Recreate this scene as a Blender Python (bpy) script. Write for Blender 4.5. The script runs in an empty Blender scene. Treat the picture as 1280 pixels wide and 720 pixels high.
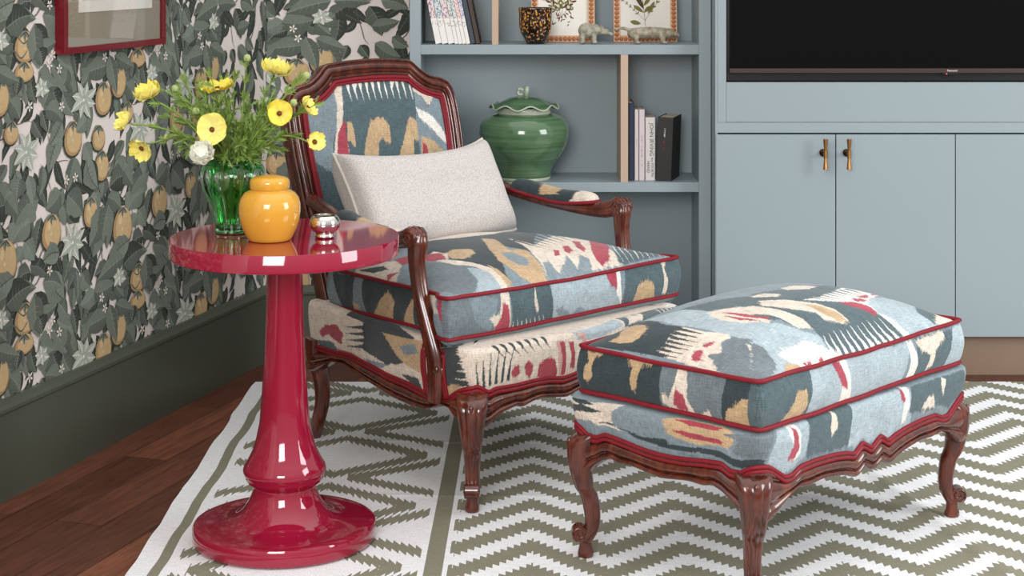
import bpy, bmesh, math, random
import numpy as np
from mathutils import Vector, Matrix, Quaternion
R = math.radians
PI = math.pi
C = bpy.context.scene.collection
random.seed(7)
rng = np.random.default_rng(5)

# ------------------------------------------------------------------ camera geometry (survey of the photo)
FPX, VPX, VPY, CAMH = 2200.0, 660.0, -65.0, 1.25
def at(px, py, D):
    """point of the room seen at photo position px,py and standing D metres into the room"""
    return Vector(((px - VPX) / FPX * D, D, CAMH - (py - VPY) / FPX * D))

# ------------------------------------------------------------------ basic helpers
def lin(c):
    return tuple(((v / 255.0) / 12.92 if v / 255.0 <= 0.04045 else ((v / 255.0 + 0.055) / 1.055) ** 2.4) for v in c)

def tag(o, label=None, cat=None, group=None, kind=None):
    if label: o['label'] = label
    if cat: o['category'] = cat
    if group: o['group'] = group
    if kind: o['kind'] = kind
    return o

def empty(name, loc=(0, 0, 0), rz=0.0):
    o = bpy.data.objects.new(name, None)
    C.objects.link(o); o.location = loc; o.rotation_euler = (0, 0, rz); o.empty_display_size = 0.05
    return o

def link(name, me, mat, parent=None, smooth=False, loc=None):
    o = bpy.data.objects.new(name, me); C.objects.link(o)
    mats = mat if isinstance(mat, (list, tuple)) else [mat]
    for m in mats: me.materials.append(m)
    if smooth:
        me.polygons.foreach_set('use_smooth', [True] * len(me.polygons))
    if parent: o.parent = parent
    if loc: o.location = loc
    return o

class MB:
    def __init__(s): s.v = []; s.f = []; s.m = []
    def add(s, vs, fs, mi=0, M=None):
        b = len(s.v)
        for p in vs:
            p = Vector(p)
            if M is not None: p = M @ p
            s.v.append(tuple(p))
        for f in fs:
            s.f.append(tuple(i + b for i in f)); s.m.append(mi)
        return s
    def box(s, x0, x1, y0, y1, z0, z1, bev=0.0, mi=0, M=None):
        if bev <= 0:
            vs = [(x, y, z) for z in (z0, z1) for y in (y0, y1) for x in (x0, x1)]
            fs = [(0, 2, 3, 1), (4, 5, 7, 6), (0, 1, 5, 4), (2, 6, 7, 3), (0, 4, 6, 2), (1, 3, 7, 5)]
            return s.add(vs, fs, mi, M)
        bm = bmesh.new()
        bmesh.ops.create_cube(bm, size=1.0)
        for v in bm.verts:
            v.co = Vector((x0 + (v.co.x + .5) * (x1 - x0), y0 + (v.co.y + .5) * (y1 - y0), z0 + (v.co.z + .5) * (z1 - z0)))
        bmesh.ops.bevel(bm, geom=list(bm.edges), offset=bev, segments=2, affect='EDGES', profile=0.6)
        bm.verts.index_update()
        s.add([v.co.copy() for v in bm.verts], [[v.index for v in f.verts] for f in bm.faces], mi, M)
        bm.free(); return s
    def lathe(s, prof, n=48, mi=0, M=None, caps=True):
        vs = []; fs = []
        k = len(prof)
        for (r, z) in prof:
            for i in range(n):
                a = 2 * PI * i / n
                vs.append((r * math.cos(a), r * math.sin(a), z))
        for j in range(k - 1):
            for i in range(n):
                a = j * n + i; b = j * n + (i + 1) % n
                fs.append((a, b, b + n, a + n))
        if caps:
            if prof[0][0] > 1e-5: fs.append(tuple(reversed(range(n))))
            if prof[-1][0] > 1e-5: fs.append(tuple((k - 1) * n + i for i in range(n)))
        return s.add(vs, fs, mi, M)
    def tube(s, pts, r, n=8, mi=0, closed=False, flat=1.0, up=Vector((0, 0, 1))):
        pts = [Vector(p) for p in pts]; m = len(pts)
        rr = r if isinstance(r, (list, tuple)) else [r] * m
        vs = []; fs = []
        for i, p in enumerate(pts):
            a = pts[(i - 1) % m] if (closed or i > 0) else p
            b = pts[(i + 1) % m] if (closed or i < m - 1) else p
            t = (b - a).normalized()
            if t.length < .5: t = Vector((0, 0, 1))
            u_ = up if abs(t.dot(up)) < .95 else Vector((1, 0, 0))
            x = t.cross(u_).normalized(); y = x.cross(t).normalized()
            for k in range(n):
                an = 2 * PI * k / n
                vs.append(p + x * (math.cos(an) * rr[i] * flat) + y * (math.sin(an) * rr[i]))
        last = m if closed else m - 1
        for i in range(last):
            for k in range(n):
                a = i * n + k; b = i * n + (k + 1) % n
                c = ((i + 1) % m) * n + (k + 1) % n; d = ((i + 1) % m) * n + k
                fs.append((a, b, c, d))
        if not closed:
            fs.append(tuple(range(n))); fs.append(tuple((m - 1) * n + k for k in reversed(range(n))))
        return s.add(vs, fs, mi)
    def ell(s, c, r, n=16, mi=0, M=None):
        vs = []; fs = []
        h = n // 2
        for j in range(1, h):
            th = PI * j / h
            for i in range(n):
                a = 2 * PI * i / n
                vs.append((c[0] + r[0] * math.sin(th) * math.cos(a), c[1] + r[1] * math.sin(th) * math.sin(a), c[2] + r[2] * math.cos(th)))
        t = len(vs); vs.append((c[0], c[1], c[2] + r[2])); vs.append((c[0], c[1], c[2] - r[2]))
        for j in range(h - 2):
            for i in range(n):
                a = j * n + i; b = j * n + (i + 1) % n
                fs.append((a, a + n, b + n, b))
        for i in range(n):
            fs.append((t, i, (i + 1) % n)); fs.append((t + 1, (h - 2) * n + (i + 1) % n, (h - 2) * n + i))
        return s.add(vs, fs, mi, M)
    def sweep(s, pts, sec, n=24, ridge=0.0, nr=4, up=Vector((1, 0, 0)), mi=0, p=2.6):
        """sweep a super-elliptic section: sec[i] = (half along side axis, half along other axis)"""
        pts = [Vector(q) for q in pts]; m = len(pts); vs = []; fs = []
        for i, q in enumerate(pts):
            a = pts[max(i - 1, 0)]; b = pts[min(i + 1, m - 1)]
            t = (b - a).normalized()
            y = t.cross(up).normalized(); x = y.cross(t).normalized()
            hx, hy = sec[i]
            for k in range(n):
                an = 2 * PI * k / n
                c_, s_ = math.cos(an), math.sin(an)
                d = (abs(c_) ** p + abs(s_) ** p) ** (-1 / p)
                d *= 1 - ridge * (0.5 + 0.5 * math.cos(nr * 2 * an)) ** 3
                vs.append(q + x * (c_ * hx * d) + y * (s_ * hy * d))
        for i in range(m - 1):
            for k in range(n):
                a = i * n + k; b = i * n + (k + 1) % n
                fs.append((a, b, b + n, a + n))
        fs.append(tuple(reversed(range(n)))); fs.append(tuple((m - 1) * n + k for k in range(n)))
        return s.add(vs, fs, mi)
    def mesh(s, name='m'):
        me = bpy.data.meshes.new(name)
        me.from_pydata(s.v, [], s.f)
        if any(s.m): me.polygons.foreach_set('material_index', s.m)
        me.update(); return me
    def build(s, name, mat, parent=None, smooth=False, loc=None, fix=True):
        me = s.mesh(name)
        if fix:
            bm = bmesh.new(); bm.from_mesh(me)
            bmesh.ops.recalc_face_normals(bm, faces=bm.faces); bm.to_mesh(me); bm.free()
        return link(name, me, mat, parent, smooth, loc)

def autosmooth(o, ang=40):
    me = o.data
    bm = bmesh.new(); bm.from_mesh(me)
    for e in bm.edges:
        if len(e.link_faces) == 2:
            e.smooth = e.calc_face_angle(0) < R(ang)
    for f in bm.faces: f.smooth = True
    bm.to_mesh(me); bm.free(); return o

def spline(pts, n=6):
    """Catmull-Rom through points"""
    P = [Vector(p) for p in pts]
    out = []
    for i in range(len(P) - 1):
        p0 = P[max(i - 1, 0)]; p1 = P[i]; p2 = P[i + 1]; p3 = P[min(i + 2, len(P) - 1)]
        for k in range(n):
            t = k / n
            out.append(0.5 * ((2 * p1) + (p2 - p0) * t + (2 * p0 - 5 * p1 + 4 * p2 - p3) * t * t + (3 * p1 - p0 - 3 * p2 + p3) * t ** 3))
    out.append(P[-1]); return out

def interp(x, pts):
    xs = [p[0] for p in pts]; ys = [p[1] for p in pts]
    return float(np.interp(x, xs, ys))

# ------------------------------------------------------------------ node helpers
class X:
    """tiny expression -> math-node compiler"""
    nt = None
    def __init__(s, sock): s.s = sock
    @staticmethod
    def op(o, *a, clamp=False):
        n = X.nt.nodes.new('ShaderNodeMath'); n.operation = o; n.use_clamp = clamp
        for i, q in enumerate(a):
            if isinstance(q, X): X.nt.links.new(q.s, n.inputs[i])
            else: n.inputs[i].default_value = q
        return X(n.outputs[0])
    def __add__(s, o): return X.op('ADD', s, o)
    __radd__ = __add__
    def __sub__(s, o): return X.op('SUBTRACT', s, o)
    def __rsub__(s, o): return X.op('SUBTRACT', o, s)
    def __mul__(s, o): return X.op('MULTIPLY', s, o)
    __rmul__ = __mul__
    def __truediv__(s, o): return X.op('DIVIDE', s, o)
    def lt(s, o): return X.op('LESS_THAN', s, o)
    def gt(s, o): return X.op('GREATER_THAN', s, o)
    def abs(s): return X.op('ABSOLUTE', s)
    def fract(s): return X.op('FRACT', s)
    def max(s, o): return X.op('MAXIMUM', s, o)
    def min(s, o): return X.op('MINIMUM', s, o)
    def pp(s, o): return X.op('PINGPONG', s, o)

def newmat(name):
    m = bpy.data.materials.new(name); m.use_nodes = True
    nt = m.node_tree; b = nt.nodes['Principled BSDF']
    return m, nt, b

def pbr(name, col, rough=.5, metal=0.0, coat=0.0, spec=.5, noise=None, bump=None, sheen=0.0, trans=0.0, ior=1.45):
    """noise=(scale, amount, detail) varies the colour; bump=(scale, strength, distance)"""
    m, nt, b = newmat(name)
    b.inputs['Base Color'].default_value = (*lin(col), 1)
    b.inputs['Roughness'].default_value = rough
    b.inputs['Metallic'].default_value = metal
    b.inputs['Coat Weight'].default_value = coat
    b.inputs['Coat Roughness'].default_value = .05
    b.inputs['Specular IOR Level'].default_value = spec
    b.inputs['Sheen Weight'].default_value = sheen
    b.inputs['Transmission Weight'].default_value = trans
    b.inputs['IOR'].default_value = ior
    tc = nt.nodes.new('ShaderNodeTexCoord')
    if noise is None: noise = (6.0, .06, 3)
    n = nt.nodes.new('ShaderNodeTexNoise'); n.inputs['Scale'].default_value = noise[0]; n.inputs['Detail'].default_value = noise[2]
    nt.links.new(tc.outputs['Object'], n.inputs['Vector'])
    r = nt.nodes.new('ShaderNodeMapRange'); r.inputs['To Min'].default_value = 1 - noise[1]; r.inputs['To Max'].default_value = 1 + noise[1]
    nt.links.new(n.outputs['Fac'], r.inputs['Value'])
    mx = nt.nodes.new('ShaderNodeVectorMath'); mx.operation = 'SCALE'
    mx.inputs[0].default_value = lin(col)
    nt.links.new(r.outputs[0], mx.inputs['Scale']); nt.links.new(mx.outputs[0], b.inputs['Base Color'])
    if bump:
        n2 = nt.nodes.new('ShaderNodeTexNoise'); n2.inputs['Scale'].default_value = bump[0]; n2.inputs['Detail'].default_value = 2
        nt.links.new(tc.outputs['Object'], n2.inputs['Vector'])
        bp = nt.nodes.new('ShaderNodeBump'); bp.inputs['Strength'].default_value = bump[1]; bp.inputs['Distance'].default_value = bump[2]
        nt.links.new(n2.outputs['Fac'], bp.inputs['Height']); nt.links.new(bp.outputs[0], b.inputs['Normal'])
    return m

def mixcol(nt, fac, a, bcol, blend='MIX'):
    mx = nt.nodes.new('ShaderNodeMix'); mx.data_type = 'RGBA'; mx.blend_type = blend
    if hasattr(fac, 'links') or isinstance(fac, bpy.types.NodeSocket): nt.links.new(fac, mx.inputs[0])
    else: mx.inputs[0].default_value = fac
    for k, c in ((6, a), (7, bcol)):
        if isinstance(c, bpy.types.NodeSocket): nt.links.new(c, mx.inputs[k])
        else: mx.inputs[k].default_value = (*lin(c), 1)
    return mx.outputs[2]

M = {}
M['paint'] = pbr('blue_grey_paint', (143, 156, 161), .42, noise=(3, .015, 2))
M['gap'] = pbr('dark_gap', (25, 32, 38), .8)
M['baseboard'] = pbr('dark_green_paint', (75, 79, 68), .38, noise=(3, .03, 2))
M['beige_wood'] = pbr('pale_beige_wood', (186, 161, 139), .5, noise=(20, .05, 3))
M['plinth'] = pbr('taupe_plinth', (134, 112, 93), .55, noise=(8, .04, 3))
M['lacquer'] = pbr('raspberry_lacquer', (146, 20, 50), .06, coat=.5, spec=.6, noise=(2, .01, 1))
M['yellow_glaze'] = pbr('yellow_ceramic_glaze', (214, 158, 56), .12, coat=.5, noise=(14, .10, 3))
M['green_white'] = pbr('pale_celadon_rim', (172, 180, 160), .2, coat=.3, noise=(40, .12, 3))
M['red_trim'] = pbr('red_gimp_braid', (124, 10, 28), .65, noise=(300, .25, 1), bump=(400, .3, .001), sheen=.0)
M['brass'] = pbr('aged_brass', (176, 132, 84), .32, metal=1.0, noise=(30, .12, 2))
M['dark_bronze'] = pbr('dark_bronze', (70, 46, 34), .4, metal=.9)
M['chrome'] = pbr('polished_silver', (225, 222, 215), .04, metal=1.0, noise=(2, .01, 1))
M['black'] = pbr('black_plastic', (10, 12, 14), .35)
M['screen'] = pbr('black_screen', (3, 2, 3), .12, spec=.25, noise=(2, .01, 1))
M['bezel'] = pbr('brown_grey_bezel', (72, 58, 58), .35, metal=.5)
M['white_ink'] = pbr('white_lettering', (225, 225, 225), .5)
M['dark_ink'] = pbr('dark_lettering', (50, 48, 52), .6)
M['frame_red'] = pbr('dark_red_frame_lacquer', (110, 14, 26), .3, coat=.3)
M['mat_board'] = pbr('taupe_mat_board', (152, 142, 125), .9, noise=(200, .04, 1))
M['paper'] = pbr('off_white_paper', (226, 222, 212), .9, noise=(60, .02, 2))
M['petal'] = pbr('yellow_petals', (246, 234, 122), .55, noise=(60, .10, 2), sheen=.1)
M['petal_deep'] = pbr('deep_yellow_petals', (240, 220, 84), .55, noise=(60, .10, 2))
M['petal_white'] = pbr('white_petals', (246, 246, 232), .55, noise=(60, .04, 2))
M['flower_centre'] = pbr('brown_flower_centre', (112, 66, 22), .8, noise=(300, .3, 2))
M['stem'] = pbr('fresh_green_stem', (126, 150, 70), .5, noise=(30, .15, 2))
M['leaf'] = pbr('fresh_green_leaves', (126, 154, 72), .5, noise=(30, .3, 2))
M['bud'] = pbr('pale_green_bud', (168, 184, 118), .5, noise=(60, .15, 2))

# petals and leaves let light through
for k in ('petal', 'petal_deep', 'petal_white', 'leaf', 'bud'):
    M[k].node_tree.nodes['Principled BSDF'].inputs['Subsurface Weight'].default_value = .3
    M[k].node_tree.nodes['Principled BSDF'].inputs['Subsurface Radius'].default_value = (.006, .006, .003)
    M[k].node_tree.nodes['Principled BSDF'].inputs['Subsurface Scale'].default_value = 1.0

def wood_mat():
    m, nt, b = newmat('carved_mahogany')
    tc = nt.nodes.new('ShaderNodeTexCoord')
    mp = nt.nodes.new('ShaderNodeMapping'); mp.inputs['Scale'].default_value = (22, 22, 5)
    nt.links.new(tc.outputs['Object'], mp.inputs['Vector'])
    n = nt.nodes.new('ShaderNodeTexNoise'); n.inputs['Scale'].default_value = 2.2; n.inputs['Detail'].default_value = 5; n.inputs['Distortion'].default_value = .6
    nt.links.new(mp.outputs[0], n.inputs['Vector'])
    cr = nt.nodes.new('ShaderNodeValToRGB')
    e = cr.color_ramp.elements
    e[0].position = .25; e[0].color = (*lin((54, 20, 13)), 1)
    e[1].position = .80; e[1].color = (*lin((118, 54, 30)), 1)
    q = e.new(.5); q.color = (*lin((82, 33, 20)), 1)
    nt.links.new(n.outputs['Fac'], cr.inputs[0]); nt.links.new(cr.outputs[0], b.inputs['Base Color'])
    b.inputs['Roughness'].default_value = .22; b.inputs['Coat Weight'].default_value = .55; b.inputs['Coat Roughness'].default_value = .10; b.inputs['Coat IOR'].default_value = 1.5
    bp = nt.nodes.new('ShaderNodeBump'); bp.inputs['Strength'].default_value = .05; bp.inputs['Distance'].default_value = .001
    nt.links.new(n.outputs['Fac'], bp.inputs['Height']); nt.links.new(bp.outputs[0], b.inputs['Normal'])
    return m
M['wood'] = wood_mat()

def fabric_mat():
    m, nt, b = newmat('ikat_linen')
    a = nt.nodes.new('ShaderNodeAttribute'); a.attribute_name = 'dye'
    uv = nt.nodes.new('ShaderNodeUVMap')
    def streak(sx, sy, amt, det=2):
        mp = nt.nodes.new('ShaderNodeMapping'); mp.inputs['Scale'].default_value = (sx, sy, 1)
        nt.links.new(uv.outputs[0], mp.inputs['Vector'])
        n = nt.nodes.new('ShaderNodeTexNoise'); n.inputs['Scale'].default_value = 1; n.inputs['Detail'].default_value = det
        nt.links.new(mp.outputs[0], n.inputs['Vector'])
        r = nt.nodes.new('ShaderNodeMapRange'); r.inputs['From Min'].default_value = .25; r.inputs['From Max'].default_value = .75
        r.inputs['To Min'].default_value = 1 - amt; r.inputs['To Max'].default_value = 1 + amt
        nt.links.new(n.outputs['Fac'], r.inputs['Value']); return r.outputs[0], n.outputs['Fac']
    s1, f1 = streak(700, 45, .30); s2, f2 = streak(45, 700, .30); s3, f3 = streak(16, 16, .12, 3)
    X.nt = nt
    tot = X(s1) * X(s2) * X(s3)
    sc = nt.nodes.new('ShaderNodeVectorMath'); sc.operation = 'SCALE'
    nt.links.new(a.outputs['Color'], sc.inputs[0]); nt.links.new(tot.s, sc.inputs['Scale'])
    nt.links.new(sc.outputs[0], b.inputs['Base Color'])
    b.inputs['Roughness'].default_value = .85; b.inputs['Specular IOR Level'].default_value = .25
    b.inputs['Sheen Weight'].default_value = .15
    h = X(f1) + X(f2)
    bp = nt.nodes.new('ShaderNodeBump'); bp.inputs['Strength'].default_value = .3; bp.inputs['Distance'].default_value = .0006
    nt.links.new(h.s, bp.inputs['Height']); nt.links.new(bp.outputs[0], b.inputs['Normal'])
    return m
M['ikat'] = fabric_mat()

# ------------------------------------------------------------------ ikat dyeing: colour of each warp thread
DYE = dict(K=(46, 57, 60), T=(76, 93, 98), B=(122, 136, 143), L=(160, 174, 180), C=(212, 199, 184), N=(186, 158, 122),
           R=(158, 56, 74), P=(196, 156, 148), W=(224, 220, 212), G=(106, 116, 121))
DYEL = {k: np.array(lin(v)) for k, v in DYE.items()}
def threads(t, seed, amp):
    """repeatable jagged 1-D noise (metres) for threads ~2.5 mm apart"""
    r = np.random.default_rng(seed); tab = r.uniform(-1, 1, 4096); tab2 = r.uniform(-1, 1, 4096)
    i = np.floor(t / .0019).astype(int) % 4096
    x = t / .0065; j = np.floor(x).astype(int); f = x - j; f = f * f * (3 - 2 * f)
    sm = tab2[j % 4096] * (1 - f) + tab2[(j + 1) % 4096] * f
    return amp * (tab[i] * .5 + sm * .5)
def inpoly(U, V, poly):
    ins = np.zeros(U.shape, bool); n = len(poly); j = n - 1
    for i in range(n):
        xi, yi = poly[i]; xj, yj = poly[j]
        c = ((yi > V) != (yj > V))
        if yi != yj: ins ^= c & (U < (xj - xi) * (V - yi) / (yj - yi) + xi)
        j = i
    return ins
def dye(U, V, motifs, base='T'):
    """painter's list of motifs (colour, feather, [(u,v)..]); feather v: threads run along v; u: along u"""
    col = np.tile(DYEL[base], (len(U), 1))
    for k, (c, fe, poly) in enumerate(motifs):
        amp = .0062 if fe in 'vu' else .0025
        for am, al, sd in ((amp * 2.0, .38, 900), (amp * .85, .95, 11)):      # faint bleed first, then the dyed core
            if fe in 'vV': uu, vv = U + threads(V, 3, .0008), V + threads(U, sd + k, am)
            else: uu, vv = U + threads(V, sd + k, am), V + threads(U, 3, .0008)
            us = [p[0] for p in poly]; vs = [p[1] for p in poly]
            idx = np.nonzero((uu > min(us)) & (uu < max(us)) & (vv > min(vs)) & (vv < max(vs)))[0]
            if len(idx) == 0: continue
            ii = inpoly(uu[idx], vv[idx], poly)
            col[idx[ii]] = col[idx[ii]] * (1 - al) + DYEL[c] * al
    return col
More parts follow.
